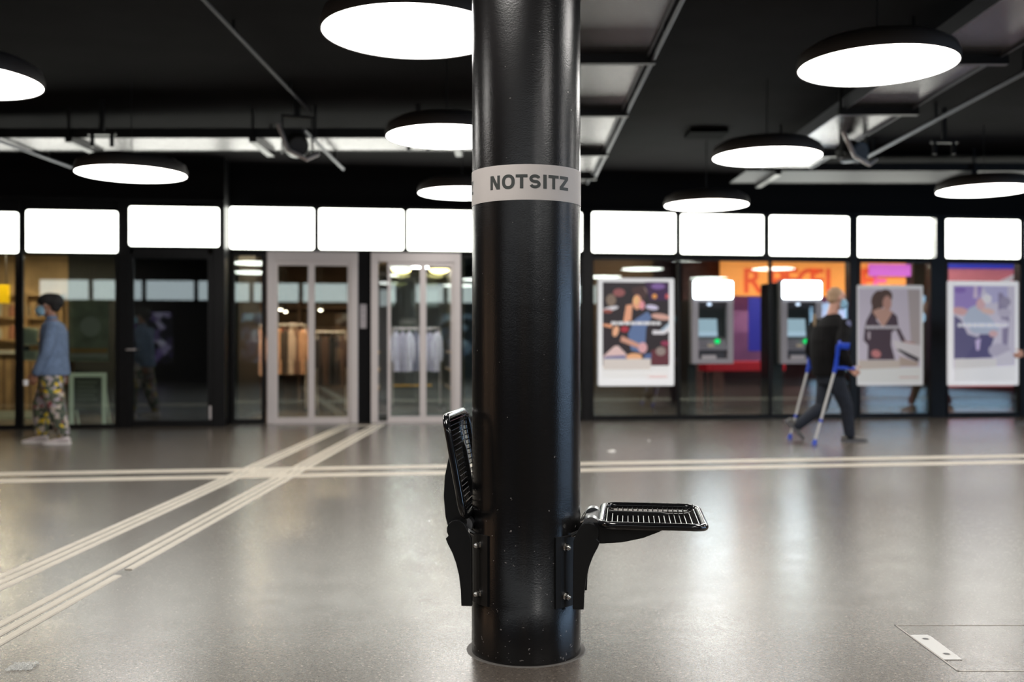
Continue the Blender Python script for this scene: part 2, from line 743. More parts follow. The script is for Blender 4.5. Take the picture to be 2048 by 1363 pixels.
uA1 = wu(440, VL)
wstruct('wall_cafe_back', WARM, (uMin, wu(136, -2.4), -2.5, -2.4, 0, 2.5))
wstruct('wall_cafe_side', mat('dark_grey_wall', (0.02, 0.022, 0.022), 0.6), (wu(136, -2.4), uL + 0.1, -2.5, -2.4, 0, 2.5))
wstruct('ceiling_cafe', M_CEIL, (uMin, uL - .02, -2.5, -.2, 2.5, 2.55))
wstruct('wall_partition_cafe', mat('dark_partition', (0.02, 0.02, 0.022), 0.5), (uL + .02, uL + 0.1, -2.5, -0.12, 0, 2.7))
wstruct('wall_fashion_left', BROWN, (uL - 2.6, uL - 2.5, -6.1, -2.55, 0, 2.7))
wstruct('wall_fashion_front', BROWN, (uL - 2.5, uL + .1, -2.6, -2.52, 0, 2.7))
wstruct('wall_fashion_back', BROWN, (uL - 2.5, wu(738), -6.1, -6.0, 0, 2.7))
wstruct('ceiling_fashion', NAVY, (uL - 2.5, wu(738), -6.0, -2.6, 2.7, 2.75), (uL + .1, wu(738), -2.6, -0.16, 2.7, 2.75))
wstruct('wall_partition_lift', mat('lift_shaft_wall', (0.20, 0.15, 0.08), 0.4), (wu(739), wu(743), -6.0, -0.16, 0, 2.7))
wstruct('wall_partition_salon', mat('lift_shaft_wall2', (0.10, 0.085, 0.05), 0.4), (wu(926), wu(930), -6.0, -.12, 0, 2.7))
wstruct('wall_lift_back', mat('lift_back', (0.20, 0.20, 0.19), 0.5), (wu(743), wu(926), -6.1, -6.0, 0, 2.7))
wstruct('ceiling_lift', mat('lift_ceiling', (0.24, 0.17, 0.07), 0.4), (wu(743), wu(926), -6.0, -.16, 2.45, 2.5))
wstruct('wall_salon_back', mat('blue_grey_wall', (0.05, 0.09, 0.13), 0.5), (wu(930), wu(1172), -3.1, -3.0, 0, 2.7))
wstruct('wall_partition_bank', BROWN, (wu(1172), wu(1176), -3.1, -.12, 0, 2.7))
wstruct('wall_bank_back', MAROON, (wu(1176), uMax, -3.1, -3.0, 0, 2.7))
wstruct('ceiling_bank', M_CEIL, (wu(1176), uMax, -3.0, -0.16, 2.7, 2.75))
wstruct('wall_recess', mat('brown_recess', (0.16, 0.095, 0.05), 0.6), (wu(1184), wu(1306, -1.2), -1.3, -1.2, 0, 2.7))

L_WARM = emis('warm_lamp', (1.0, 0.76, 0.50), 210)  # glow of the unseen strip lamps added to light the shops
L_CAFE = emis('cafe_lamp', (1.0, 0.82, 0.56), 190)
L_WHITE = emis('white_lamp', (1.0, 0.93, 0.85), 100)


def shop_lamp(name, px, v, z, r, m, label, group=None):
    t = thing(name, label, 'lamp', W(wu(px, v), v, z), 0, group)
    MB().lathe([(r + .02, .0), (r + .02, .05), (0.001, .05)], 24).build('lamp_housing', M_BLACK, t, smooth=True)
    MB().ell((0, 0, 0), (r, r, .06)).build('lamp_diffuser', m, t, smooth=True)
    MB().cyl((0, 0, .05), (0, 0, 2.45 - z), .02, n=10).build('lamp_stem', M_BLACK, t)
    return t


def added_strip_lamp(px0, px1, v, z, m, label, group=None):  # unseen lamp, added to light a shop interior
    u0, u1 = wu(px0, v), wu(px1, v)
    t = thing('strip_lamp', label, 'lamp', W((u0 + u1) / 2, v, z), ROT, group)
    h = (u1 - u0) / 2
    MB().box(-h, h, -.06, .06, 0, .05).build('lamp_housing', M_BLACK, t)
    MB().box(-h + .02, h - .02, -.045, .045, -.005, 0).build('lamp_diffuser', m, t)
    return t


added_strip_lamp(-60, 30, -0.9, 2.44, L_CAFE, 'warm strip lamp at the left of the cafe ceiling', 'cafe strip lamps')
added_strip_lamp(60, 130, -0.9, 2.44, L_CAFE, 'warm strip lamp above the cafe counter behind the person in denim', 'cafe strip lamps')
added_strip_lamp(490, 600, -1.7, 2.64, L_WARM, 'warm strip lamp above the racks behind the left silver door', 'clothes shop strip lamps')
added_strip_lamp(620, 700, -1.4, 2.64, L_WARM, 'warm strip lamp at the right of the clothes shop ceiling', 'clothes shop strip lamps')
added_strip_lamp(1210, 1330, -0.5, 2.64, emis('dim_warm_lamp', (1.0, .8, .6), 40), 'warm strip lamp over the brown recess behind the guitarist poster', 'bank strip lamps')  # added so that the brown recess is lit
added_strip_lamp(1480, 1680, -1.0, 2.64, L_WHITE, 'white strip lamp above the orange banner', 'bank strip lamps')
added_strip_lamp(1730, 2040, -1.0, 2.64, L_WHITE, 'white strip lamp above the pink graphic wall', 'bank strip lamps')
L_YEL = emis('yellow_lamp', (1.0, 0.80, 0.36), 9)
for i, (px, v) in enumerate(((803, -1.1), (878, -1.1))):
    shop_lamp('ceiling_spot', px, v, 2.24, .15, L_YEL, 'round yellow ceiling light inside the lift, ' + ('left one' if i == 0 else 'right one'), 'lift ceiling lights')
added_strip_lamp(780, 880, -2.5, 2.38, emis('shirt_lamp', (.95, .95, 1.0), 190), 'white strip lamp over the pale shirts behind the lift', None)  # added to light the fronts of the shirts

# spot bulbs in the clothes shop
for i, (px, py, v, lb) in enumerate(((475, 606, -3, 'spot bulb in the narrow pane left of the silver doors, upper'), (478, 622, -2.5, 'greenish white spot bulb in the narrow pane left of the silver doors, lower'),
                                 (517, 613, -3.4, 'spot bulb at the right of the narrow pane'), (561, 618, -3, 'leftmost spot bulb behind the left silver door'),
                                 (571, 622, -3.6, 'small spot bulb beside the leftmost one behind the left silver door'), (641, 619, -2.6, 'spot bulb behind the right leaf of the left silver door'))):
    t = thing('spot_lamp', lb, 'lamp', W(wu(px, v), v, wz(px, py, v)), 0, 'clothes shop spot bulbs')
    hh = 2.7 - wz(px, py, v)
    MB().cyl((0, 0, .06), (0, 0, hh), .008, n=8).build('rod', M_BLACK, t)
    MB().lathe([(.015, .09), (.03, .06), (.045, 0.0)], 16).build('spot_shade', M_BLACK, t, smooth=True)
    MB().ell((0, 0, .01), .036).build('bulb', emis('spot_bulb', (1.0, .86, .68), 14), t, smooth=True)


# cafe: counter, shelf wall, menu board on the glass, standing sign
def cafe():
    v = -1.6
    u0, u1 = wu(-40, v), wu(128, v)
    t = thing('counter', 'tan wooden cafe counter with pale top behind the person in denim', 'counter', W((u0 + u1) / 2, v, 0), ROT)
    h = (u1 - u0) / 2
    b = MB().box(-h, h, -.02, .5, 0, .95)
    b.build('counter_front', mat('counter_wood', (0.33, 0.21, 0.10), .5, noise=.3, nscale=4), t)
    MB().box(-h - .03, h + .03, -.06, .54, .95, 1.0).build('counter_top', mat('pale_top', (.45, .42, .35), .4), t, bevel=.008)
    b = MB()
    for i in range(9):
        x = -h + .1 + i * (2 * h - .2) / 8
        b.box(x - .012, x + .012, -.035, -.02, .05, .93)
    b.build('batten', mat('dark_batten', (.12, .07, .035), .5), t)
    MB().box(-h, h, -.05, -.02, .0, .11).build('plinth', mat('pale_plinth', (.42, .45, .38), .5), t)
    # wall shelves
    v = -2.25
    u0, u1 = wu(-20, v), wu(125, v)
    t = thing('wall_shelf', 'tan wall shelf unit with boxes on the back wall of the cafe', 'shelf', W((u0 + u1) / 2, v - .12, 1.15), ROT)
    h = (u1 - u0) / 2
    for z in (0, .35, .7):
        MB().box(-h, h, -.14, .02, z, z + .03).build('shelf_board', mat('shelf_wood', (.42, .27, .12), .5), t)
    for x in (-h, h - .03, -.02):
        MB().box(x, x + .03, -.14, .02, .03, .75).build('side_panel', mat('shelf_wood', (.42, .27, .12)), t)
    cols = [(.5, .45, .35), (.3, .12, .06), (.55, .5, .4), (.16, .11, .07), (.4, .33, .22)]
    for k in range(10):
        x = -h + .1 + (k % 5) * (2 * h - .2) / 4.3
        z = .03 if k < 5 else .38
        px = 10 + (k % 5) * 24
        j = MB()
        hh = .16 + .04 * ((k * 7) % 3)
        j.lathe([(.001, 0), (.05, 0), (.055, hh * .7), (.035, hh), (.035, hh + .02), (.001, hh + .02)], 14)
        c = cols[k % 5]
        w_ = W((u0 + u1) / 2 + x, v - .12 + .06, 1.15 + z)
        tag(j.build('canister', mat('canister_%d' % (k % 5), c, .5), loc=w_, smooth=True),
            ('canister on the %s shelf of the cafe wall, ' % ('lower' if k < 5 else 'middle')) + ('first', 'second', 'third', 'fourth', 'fifth')[k % 5] + ' from the left', 'canister', 'canisters on the cafe shelves')
    # yellow sign
    v = -1.0
    u0, u1 = wu(-18, v), wu(18, v)
    z0, z1 = wz(0, 606, v), wz(0, 569, v)
    t = thing('hanging_sign', 'plain yellow sign hanging in the cafe at the left edge', 'sign', W((u0 + u1) / 2, v, z0), ROT)
    h = (u1 - u0) / 2
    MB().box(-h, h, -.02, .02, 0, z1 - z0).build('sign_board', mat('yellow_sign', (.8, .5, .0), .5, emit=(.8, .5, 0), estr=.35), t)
    for x in (-h * .7, h * .7):
        MB().cyl((x, 0, z1 - z0), (x, 0, 2.5 - z0), .006, n=6).build('wire', M_BLACK, t)
    # pale notice sheets
    v = VL - .04
    u0, u1 = wu(43, v), wu(76, v)
    for nm, y0, y1, lb in (('notice_sheet', 655, 690, 'pale green white notice sheet taped in the cafe window behind the person in denim'), ('notice_sheet', 701, 720, 'small pale notice sheet below the black box in the cafe window')):
        z0, z1 = wz(60, y1, v), wz(60, y0, v)
        q = MB().box(u0 + .02, u1, .0, .004, z0, z1, 0)
        for i in range(6):
            zz = z1 - (i + 1) * (z1 - z0) / 7.5
            q.box(u0 + .05, u1 - .04, -.002, 0, zz - .004, zz + .004, 1)
        tag(q.build(nm, [mat('notice_paper', (.50, .54, .42), .6), mat('grey_print', (.2, .22, .2), .6)], loc=W(0, v), rz=ROT), lb, 'notice', 'notices in the cafe window')
    z0, z1 = wz(50, 702, v), wz(50, 691, v)
    t = thing('card_terminal', 'black box fixed in the cafe window between two pale notices', 'device', W(wu(46, v), v, z0), ROT)
    MB().box(-.03, .07, 0, .05, 0, z1 - z0).build('device_body', M_BLACK, t, bevel=.006)
    MB().box(-.01, .05, -.002, 0, .02, z1 - z0 - .02).build('device_screen', mat('dim_screen', (.05, .06, .07), .2), t)
    # menu board with food picture
    u0, u1 = wu(139, v), wu(217, v)
    z0, z1 = wz(178, 722, v), wz(178, 598, v)
    t = thing('menu_board', 'grey green board with a bowl picture hanging in the cafe window', 'board', W((u0 + u1) / 2, v, z0), ROT)
    h = (u1 - u0) / 2
    H = z1 - z0
    MB().box(-h, h, 0, .02, 0, H).build('board_panel', mat('grey_green_board', (.17, .19, .14), .5, noise=.3, nscale=5), t)
    q = MB()
    q.lathe([(.001, -.002), (.13, -.002)], 24)
    o = q.build('bowl_picture', mat('grey_bowl', (.30, .32, .28), .5), t, loc=(.02, -.003, H * .56))
    o.rotation_euler = (PI / 2, 0, 0)
    MB().box(-h + .01, h - .01, -.004, 0, .05, .10).build('price_strip', mat('pale_strip', (.3, .3, .27), .5), t)
    MB().box(-h + .01, h - .01, -.004, 0, .11, .17).build('wood_strip', mat('orange_strip', (.30, .17, .06), .5), t)
    for i, (px, lb) in enumerate(((165, 'left'), (181, 'middle'), (192, 'right'))):
        vv = -.6
        tt = thing('pendant_lamp', 'small warm pendant above the menu board, %s of three' % lb, 'lamp', W(wu(px, vv), vv, wz(px, 610, vv)), 0, 'cafe pendants')
        MB().cyl((0, 0, .05), (0, 0, 2.5 - wz(px, 610, vv)), .005, n=6).build('cord', M_BLACK, tt)
        MB().ell((0, 0, 0), .04).build('bulb', emis('pendant_bulb', (1, .86, .6), 8), tt, smooth=True)
        MB().lathe([(.02, .05), (.04, .03)], 12).build('cap', M_BLACK, tt)
    # standing sign with pale frame
    v = VL - .25
    u0, u1 = wu(139, v), wu(213, v)
    z1 = wz(176, 745, v)
    t = thing('sandwich_board', 'pale green framed standing sign inside the cafe window', 'sign', W((u0 + u1) / 2, v, 0), ROT)
    h = (u1 - u0) / 2
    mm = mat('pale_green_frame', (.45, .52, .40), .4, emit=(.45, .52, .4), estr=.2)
    q = MB().box(-h, -h + .055, -.015, .015, 0, z1).box(h - .055, h, -.015, .015, 0, z1).box(-h + .055, h - .055, -.015, .015, z1 - .055, z1)
    q.build('sign_frame', mm, t)
    MB().box(-h + .055, h - .055, -.004, .004, .22, z1 - .055).build('sign_panel', mat('grey_sign_panel', (.09, .10, .085), .5), t)
    for i in range(5):
        MB().box(-h + .1, h - .12 - .03 * (i % 2), -.006, -.004, z1 - .14 - i * .055, z1 - .12 - i * .055).build('text_line', mat('pale_line', (.22, .25, .2), .5), t)
    for sx in (-1, 1):
        MB().cyl((sx * (h - .03), .0, z1 - .05), (sx * (h - .03), .3, 0.01), .012, n=8).build('rear_leg', mm, t)


cafe()


# clothes racks
def garment(h=.9, w_=.42, d=.07, sl=.32):
    m = MB()
    rings = [((0, 0, -h), w_ * .52, d * 1.1, 0), ((0, 0, -h * .5), w_ * .46, d, 0), ((0, 0, -.12), w_ * .5, d * .9, 0), ((0, 0, -.03), w_ * .36, d * .6, 0), ((0, 0, 0), w_ * .12, d * .4, 0)]
    m.loft(rings, 14)
    for s in (-1, 1):
        m.tube([(s * w_ * .38, 0, -.07), (s * w_ * .56, 0, -.2), (s * w_ * .6, 0, -.2 - sl)], .05, 8, rs=[.05, .055, .045])
    return m


GARMS = {}


def rack(px0, px1, v, ztop, label, cols, group, n, h):
    u0, u1 = wu(px0, v), wu(px1, v)
    t = thing('clothes_rack', label, 'clothes rack', W((u0 + u1) / 2, v, 0), ROT)
    hw = (u1 - u0) / 2
    MB().cyl((-hw, 0, ztop), (hw, 0, ztop), .014, n=10).build('hanging_rail', M_STEEL, t, smooth=True)
    for s in (-1, 1):
        MB().cyl((s * hw, 0, .03), (s * hw, 0, ztop), .014, n=10).build('upright', M_STEEL, t, smooth=True)
        MB().box(s * hw - .02, s * hw + .02, -.25, .25, 0, .03).build('foot', M_BLACK, t)
    names = ('first', 'second', 'third', 'fourth', 'fifth', 'sixth', 'seventh', 'eighth')
    for i in range(n):
        c = cols[i % len(cols)]
        key = (c, h)
        uu = u0 + (i + .5) * (u1 - u0) / n
        pos = W(uu, v, ztop - .06)
        g = thing('hanging_shirt', '%s garment from the left on the rack %s' % (names[i], group), 'garment', pos, ROT + .25 * math.sin(i * 2.3), 'garments ' + group)
        if key not in GARMS:
            o = garment(h, min(.4, (u1 - u0) / n * 1.0)).build('garment_cloth', mat('cloth_%d' % len(GARMS), c, .85, noise=.15), g, smooth=True)
            k = MB().tube([(0, 0, -.01), (0, 0, .05), (.015, 0, .07), (.0, 0, .085), (-.012, 0, .075)], .004, 6).build('hanger_hook', M_STEEL, g)
            GARMS[key] = (o.data, k.data)
        else:
            for nm, d in zip(('garment_cloth', 'hanger_hook'), GARMS[key]):
                o = bpy.data.objects.new(nm, d)
                COL.objects.link(o)
                o.parent = g


rack(552, 612, -2.6, 1.42, 'long rack with peach and dark clothes behind the left silver door', [(.60, .34, .22), (.07, .05, .04), (.62, .48, .40), (.20, .11, .08)], 'behind the left door leaf', 5, .75)
rack(634, 692, -2.2, 1.30, 'rack with dark coats behind the right leaf of the left silver door', [(.035, .03, .035), (.10, .06, .05), (.02, .02, .025)], 'behind the right door leaf', 5, .8)
rack(474, 526, -2.4, 1.40, 'short rack with pink and beige clothes in the narrow pane', [(.55, .36, .30), (.65, .52, .46), (.18, .13, .13)], 'in the narrow pane', 4, .75)
rack(785, 880, -3.6, 1.38, 'rack of pale lilac shirts seen through the lift', [(.70, .68, .82), (.50, .48, .60), (.75, .73, .84), (.20, .20, .28)], 'of pale lilac shirts', 7, .7)


def shelf_table(px0, px1, py, v, label, c, items):
    u0, u1 = wu(px0, v), wu(px1, v)
    z = wz((px0 + px1) / 2, py, v)
    t = thing('display_table', label, 'table', W((u0 + u1) / 2, v, 0), ROT)
    h = (u1 - u0) / 2
    MB().box(-h, h, -.3, .3, z - .05, z).build('table_top', mat('display_top', (.45, .30, .22), .5), t)
    for sx in (-1, 1):
        for sy in (-1, 1):
            MB().box(sx * h - .03 * (sx > 0), sx * h + .03 * (sx < 0), sy * .27 - .015, sy * .27 + .015, 0, z - .05).build('leg', M_BLACK, t)
    for i in range(items):
        uu = u0 + (i + .5) * (u1 - u0) / items
        hh = .08 + .05 * ((i * 5) % 3)
        wd = (u1 - u0) / items * .8
        q = MB()
        for k in range(4):
            q.box(-wd / 2 + .004 * k, wd / 2 - .003 * k, -.15, .15, k * hh / 4, (k + 1) * hh / 4 - .004)
        tag(q.build('folded_shirts', mat('fold_%d' % (i % 3), ((.55, .10, .06), (.55, .40, .32), (.18, .10, .08))[i % 3], .8), loc=W(uu, v, z), rz=ROT, bevel=.01),
            'stack of folded shirts, %s from the left on the %s' % (('first', 'second', 'third', 'fourth')[i], label.split(' with')[0]), 'shirts', 'folded shirts on the tables')


shelf_table(560, 628, 664, -4.2, 'high display table with red and cream folded shirts', None, 4)

# shelf of warm stock on the fashion back wall
t = thing('stock_shelf', 'warm lit shelf wall at the back of the clothes shop', 'shelf', W(-4.0, -5.8, 0), ROT)
h = 1.7
for k, z in enumerate((.5, .95, 1.4, 1.8)):
    MB().box(-h, h, -.2, .18, z, z + .03).build('shelf_board', mat('warm_board', (.45, .28, .18), .5), t)
for x in (-h, -.6, .5, h - .04):
    MB().box(x, x + .04, -.2, .18, 0, 1.9).build('side_panel', mat('warm_board', (.45, .28, .18)), t)

# lift handrails and car
lift = thing('glass_lift_car', 'glazed lift car with gold handrails behind the right silver door', 'lift', W(wu(831), -1.0, 0), ROT)
hw = (wu(915) - wu(748)) / 2
for sx, a in ((-1, -hw), (1, hw - .03)):
    MB().box(a, a + .03, -.65, .65, .02, 2.36).build('side_wall', mat('lift_side', (.16, .12, .06), .35, .3), lift)
    for z in (.45, .72, .98):
        MB().cyl((a + (.06 if sx < 0 else -.03), -.6, z), (a + (.06 if sx < 0 else -.03), .6, z), .02, n=10).build('handrail', mat('gold_metal', (.75, .45, .12), .3, .9), lift, smooth=True)
MB().box(-hw, hw, -.65, .65, 0, .02).build('car_floor', M_BLACK, lift)
q = MB().cyl((-.3, .62, .45), (.3, .62, .45), .018, n=10)
q.build('rear_handrail', mat('gold_metal', (.75, .45, .12)), lift, smooth=True)
MB().box(-hw + .03, hw - .03, .63, .65, .02, 2.36).build('rear_glass', M_CLEAR, lift)


# ------------------------------------------------------------------ bank: graphics inside
def flat_panel(name, label, cat, px0, px1, py0, py1, v, m, th=.02, group=None, pym=None, base=None):
    u0, u1 = wu(px0, v), wu(px1, v)
    pm = pym or (px0 + px1) / 2
    z0 = wz(pm, py1, v) if base is None else base
    z1 = min(2.66, wz(pm, py0, v))
    b = MB().box(u0, u1, 0, th, z0, z1)
    return tag(b.build(name, m, loc=W(0, v), rz=ROT, bevel=.003), label, cat, group)


def text_mesh(body, size, ext=.003):
    cu = bpy.data.curves.new('t', 'FONT')
    cu.body = body
    cu.size = size
    cu.extrude = ext
    cu.offset = size * .02
    o = bpy.data.objects.new('t', cu)
    COL.objects.link(o)
    dg = bpy.context.evaluated_depsgraph_get()
    me = bpy.data.meshes.new_from_object(o.evaluated_get(dg))
    bpy.data.objects.remove(o)
    return me


v = -2.2
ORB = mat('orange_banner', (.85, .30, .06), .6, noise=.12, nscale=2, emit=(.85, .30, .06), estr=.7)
u0, u1 = wu(1440, v), wu(1812, v)
z0, z1 = wz(1600, 592, v), 2.66
bt = thing('orange_banner', 'orange banner with large red letters inside the bank window', 'banner', W(u0, v, z0), ROT)
MB().box(0, u1 - u0, 0, .02, 0, z1 - z0).build('banner_cloth', ORB, bt)
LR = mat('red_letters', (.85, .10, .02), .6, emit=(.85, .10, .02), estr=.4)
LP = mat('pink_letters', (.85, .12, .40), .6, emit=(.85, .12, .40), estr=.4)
for ch, px, m_ in (('R', 1484, LR), ('P', 1536, LR), ('F', 1566, LR), ('C', 1592, LR), ('F', 1617, LR), ('I', 1648, LR), ('F', 1719, LR), ('E', 1742, LP)):
    me = text_mesh(ch, .58)
    me.materials.append(m_)
    o = bpy.data.objects.new('banner_letter', me)
    COL.objects.link(o)
    o.parent = bt
    o.location = (wu(px, v) - u0, -.008, wz(px, 584, v) - z0)
    o.rotation_euler = (PI / 2, 0, 0)
for x in (.1, u1 - u0 - .1):
    MB().cyl((x, .01, z1 - z0), (x, .01, 2.69 - z0), .006, n=6).build('wire', M_BLACK, bt)
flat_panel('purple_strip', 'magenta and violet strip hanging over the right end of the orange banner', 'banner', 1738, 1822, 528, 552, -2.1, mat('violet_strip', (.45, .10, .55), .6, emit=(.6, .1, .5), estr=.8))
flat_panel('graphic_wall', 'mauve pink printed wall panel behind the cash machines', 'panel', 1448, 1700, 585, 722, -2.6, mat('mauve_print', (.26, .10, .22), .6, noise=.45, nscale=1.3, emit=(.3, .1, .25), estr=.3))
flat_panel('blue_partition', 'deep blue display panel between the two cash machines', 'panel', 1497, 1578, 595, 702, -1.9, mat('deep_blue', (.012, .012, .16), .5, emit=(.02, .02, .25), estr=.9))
flat_panel('brown_pillar', 'brown timber panel behind the poster of the person in a dark dress', 'panel', 1826, 1858, 500, 830, -.8, mat('brown_pillar', (.10, .055, .03), .6), base=0)
v = -1.5
u0, u1 = wu(1412, v), wu(1572, v)
z0, z1 = wz(1500, 742, v), wz(1500, 722, v)
t = thing('red_bench', 'long low red bench deep inside the bank', 'bench', W(u0, v, 0), ROT)
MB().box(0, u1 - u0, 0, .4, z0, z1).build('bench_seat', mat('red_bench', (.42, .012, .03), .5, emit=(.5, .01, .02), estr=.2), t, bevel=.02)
for x in (.08, u1 - u0 - .12):
    for y in (.04, .32):
        MB().box(x, x + .04, y, y + .04, 0, z0).build('leg', M_BLACK, t)
flat_panel('red_wall_panel', 'red brown wall panel in the bank left of the blue panel', 'panel', 1365, 1448, 512, 830, -2.7, mat('red_brown', (.12, .05, .045), .6, noise=.3), base=0)
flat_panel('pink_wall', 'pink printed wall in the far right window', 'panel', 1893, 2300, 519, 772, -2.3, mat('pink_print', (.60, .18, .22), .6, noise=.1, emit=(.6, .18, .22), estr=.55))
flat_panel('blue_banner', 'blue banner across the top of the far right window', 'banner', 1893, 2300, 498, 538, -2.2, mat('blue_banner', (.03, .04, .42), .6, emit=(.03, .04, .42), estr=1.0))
flat_panel('dark_pull_door', 'black slab beside the brown pillar right of the middle poster', 'panel', 1858, 1884, 570, 830, -.3, M_BLACK, base=0)
# white diagonal stripe on the pink wall
v = -2.25
st = MB()
a, b_, c_, d_ = (wu(1990, v), 0, wz(1990, 566, v)), (wu(2045, v), 0, wz(2045, 540, v)), (wu(2045, v), 0, wz(2045, 553, v)), (wu(2003, v), 0, wz(2003, 568, v))
st.prism([(a[0], a[2]), (b_[0], b_[2]), (c_[0], c_[2]), (d_[0], d_[2])], 0, .01, 'y')
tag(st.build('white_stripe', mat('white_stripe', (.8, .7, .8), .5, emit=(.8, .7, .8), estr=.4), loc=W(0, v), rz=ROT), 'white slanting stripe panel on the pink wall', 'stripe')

# ------------------------------------------------------------------ lit panels
PAN = [(-140, 36, 424, 505, VL, 'at the left edge of the photo, above the cafe'),
       (52, 235, 421, 504, VL, 'above the person in the denim jacket'),
       (258, 438, 414, 492, VL, 'above the dark glass door with a handle'),
       (460, 628, 415, 498, 0, 'above the left silver double door'),
       (638, 807, 418, 499, 0, 'above the dark pier with the call plate'),
       (815, 985, 421, 501, 0, 'above the right silver door, partly behind the black column'),
       (993, 1164, 423, 502, 0, 'behind the black column'),
       (1184, 1351, 425, 505, 0, 'above the poster with a guitarist'),
       (1362, 1527, 429, 508, 0, 'above the left cash machine'),
       (1540, 1698, 432, 511, 0, 'above the right cash machine and the walking person'),
       (1716, 1872, 435, 514, 0, 'above the poster of a person in a dark dress'),
       (1892, 2040, 439, 516, 0, 'above the rightmost poster'),
       (2052, 2210, 442, 519, 0, 'just beyond the right edge of the photo')]
for px0, px1, py0, py1, v, lb in PAN:
    vf = v + .05
    u0, u1 = wu(px0, vf), wu(px1, vf)
    pm = max(0, (px0 + px1) / 2)
    z0, z1 = wz(pm, py1, vf), wz(pm, py0, vf)
    t = thing('light_panel', 'lit white panel ' + lb, 'light panel', W((u0 + u1) / 2, v, z0), ROT, 'lit panels over the shopfront')
    h = (u1 - u0) / 2
    H = z1 - z0
    # rounded diffuser
    r = .03
    pts = []
    for cx, cz, a0 in ((h - r, r, -90), (h - r, H - r, 0), (-h + r, H - r, 90), (-h + r, r, 180)):
        for k in range(5):
            a = math.radians(a0 + k * 22.5)
            pts.append((cx + r * math.cos(a), cz + r * math.sin(a)))
    MB().prism(pts, -.05, -.035, 'y').build('panel_diffuser', M_PANEL, t)
    MB().box(-h - .012, h + .012, -.034, 0, -.012, H + .012).build('panel_housing', M_FRAME, t)

# the same band of panels on the opposite side of the hall
for k in range(12):
    x = -9.0 + k * 1.5
    c = Vector((x * CA + .06 * -SA, YB + x * SA + .01, 2.42))
    t = thing('light_panel', 'lit white panel of the opposite shopfront behind the camera, %d steps along' % (k + 1), 'light panel', c, AL, 'lit panels on the opposite side')
    MB().box(-.68, .68, .03, .045, 0, .57).build('panel_diffuser', emis('lit_panel_b', (.93, .98, 1.0), 2.2), t)
    MB().box(-.70, .70, 0, .03, -.02, .59).build('panel_housing', M_FRAME, t)


def added_display_mat(name, c1, c2, e):
    """a lit shop display: mixed warm and cool stock, glowing behind its pane"""
    m = bpy.data.materials.new(name)
    m.use_nodes = True
    nt = m.node_tree
    nt.nodes.clear()
    tc = nt.nodes.new('ShaderNodeTexCoord')
    v = nt.nodes.new('ShaderNodeTexVoronoi')
    v.inputs['Scale'].default_value = 4.5
    nt.links.new(tc.outputs['Object'], v.inputs['Vector'])
    sep = nt.nodes.new('ShaderNodeSeparateColor')
    nt.links.new(v.outputs['Color'], sep.inputs[0])
    r = nt.nodes.new('ShaderNodeValToRGB')
    r.color_ramp.elements[0].color = (.02, .02, .03, 1)
    r.color_ramp.elements[0].position = .35
    r.color_ramp.elements[1].color = (*c2, 1)
    q = r.color_ramp.elements.new(.65)
    q.color = (*c1, 1)
    nt.links.new(sep.outputs[0], r.inputs[0])
    em = nt.nodes.new('ShaderNodeEmission')
    em.inputs[1].default_value = e
    nt.links.new(r.outputs[0], em.inputs[0])
    o = nt.nodes.new('ShaderNodeOutputMaterial')
    nt.links.new(em.outputs[0], o.inputs[0])
    return m


def display(label, loc, rz, w_, m, z1=1.5):  # unseen glowing panel, added for light and reflections in the hall
    t = thing('display_window', label, 'shop display', loc, rz, 'lit shop displays outside the photo')
    MB().box(-w_ / 2, w_ / 2, .01, .03, 0, z1).build('display_glow', m, t)
    MB().box(-w_ / 2 - .05, w_ / 2 + .05, -.0, .01, -.05, z1 + .05).build('display_frame', M_FRAME, t)


for k, (x, w_, c, c2, e) in enumerate(((-6.5, 1.1, (.3, .2, .5), (.9, .8, 1), .5), (-3.6, .9, (.10, .16, .35), (.5, .8, 1.0), .6), (-.6, 1.2, (.5, .25, .12), (1, .8, .6), .5), (2.6, 1.0, (.08, .15, .3), (.6, .8, 1), .5), (5.4, 1.3, (.4, .2, .12), (1, .8, .6), .5))):  # added so the glass and column have colours to reflect
    display('lit shop display behind the camera, bay %s from the left' % ('one', 'two', 'three', 'four', 'five')[k], Vector((x * CA, YB + x * SA + .01, .55)), AL, w_, added_display_mat('display_%d' % k, c, c2, e))
for k, y in enumerate((.5, 3.6, 6.7)):  # added for the blue streak on the column and cool floor light
    display('cool lit shop window on the right side of the hall, %s' % ('nearest', 'middle', 'farthest')[k], Vector((13.79, y, .3)), PI / 2, 2.6, emis('cool_window', (.45, .68, 1.0), 4.0), 2.1)
for k, y in enumerate((.5, 4.6)):  # added for a warm edge on the column
    display('warm lit shop window on the left side of the hall, %s' % ('nearer', 'farther')[k], Vector((-13.79, y, .3)), -PI / 2, 2.6, emis('warm_window', (1.0, .62, .38), 1.0), 2.1)

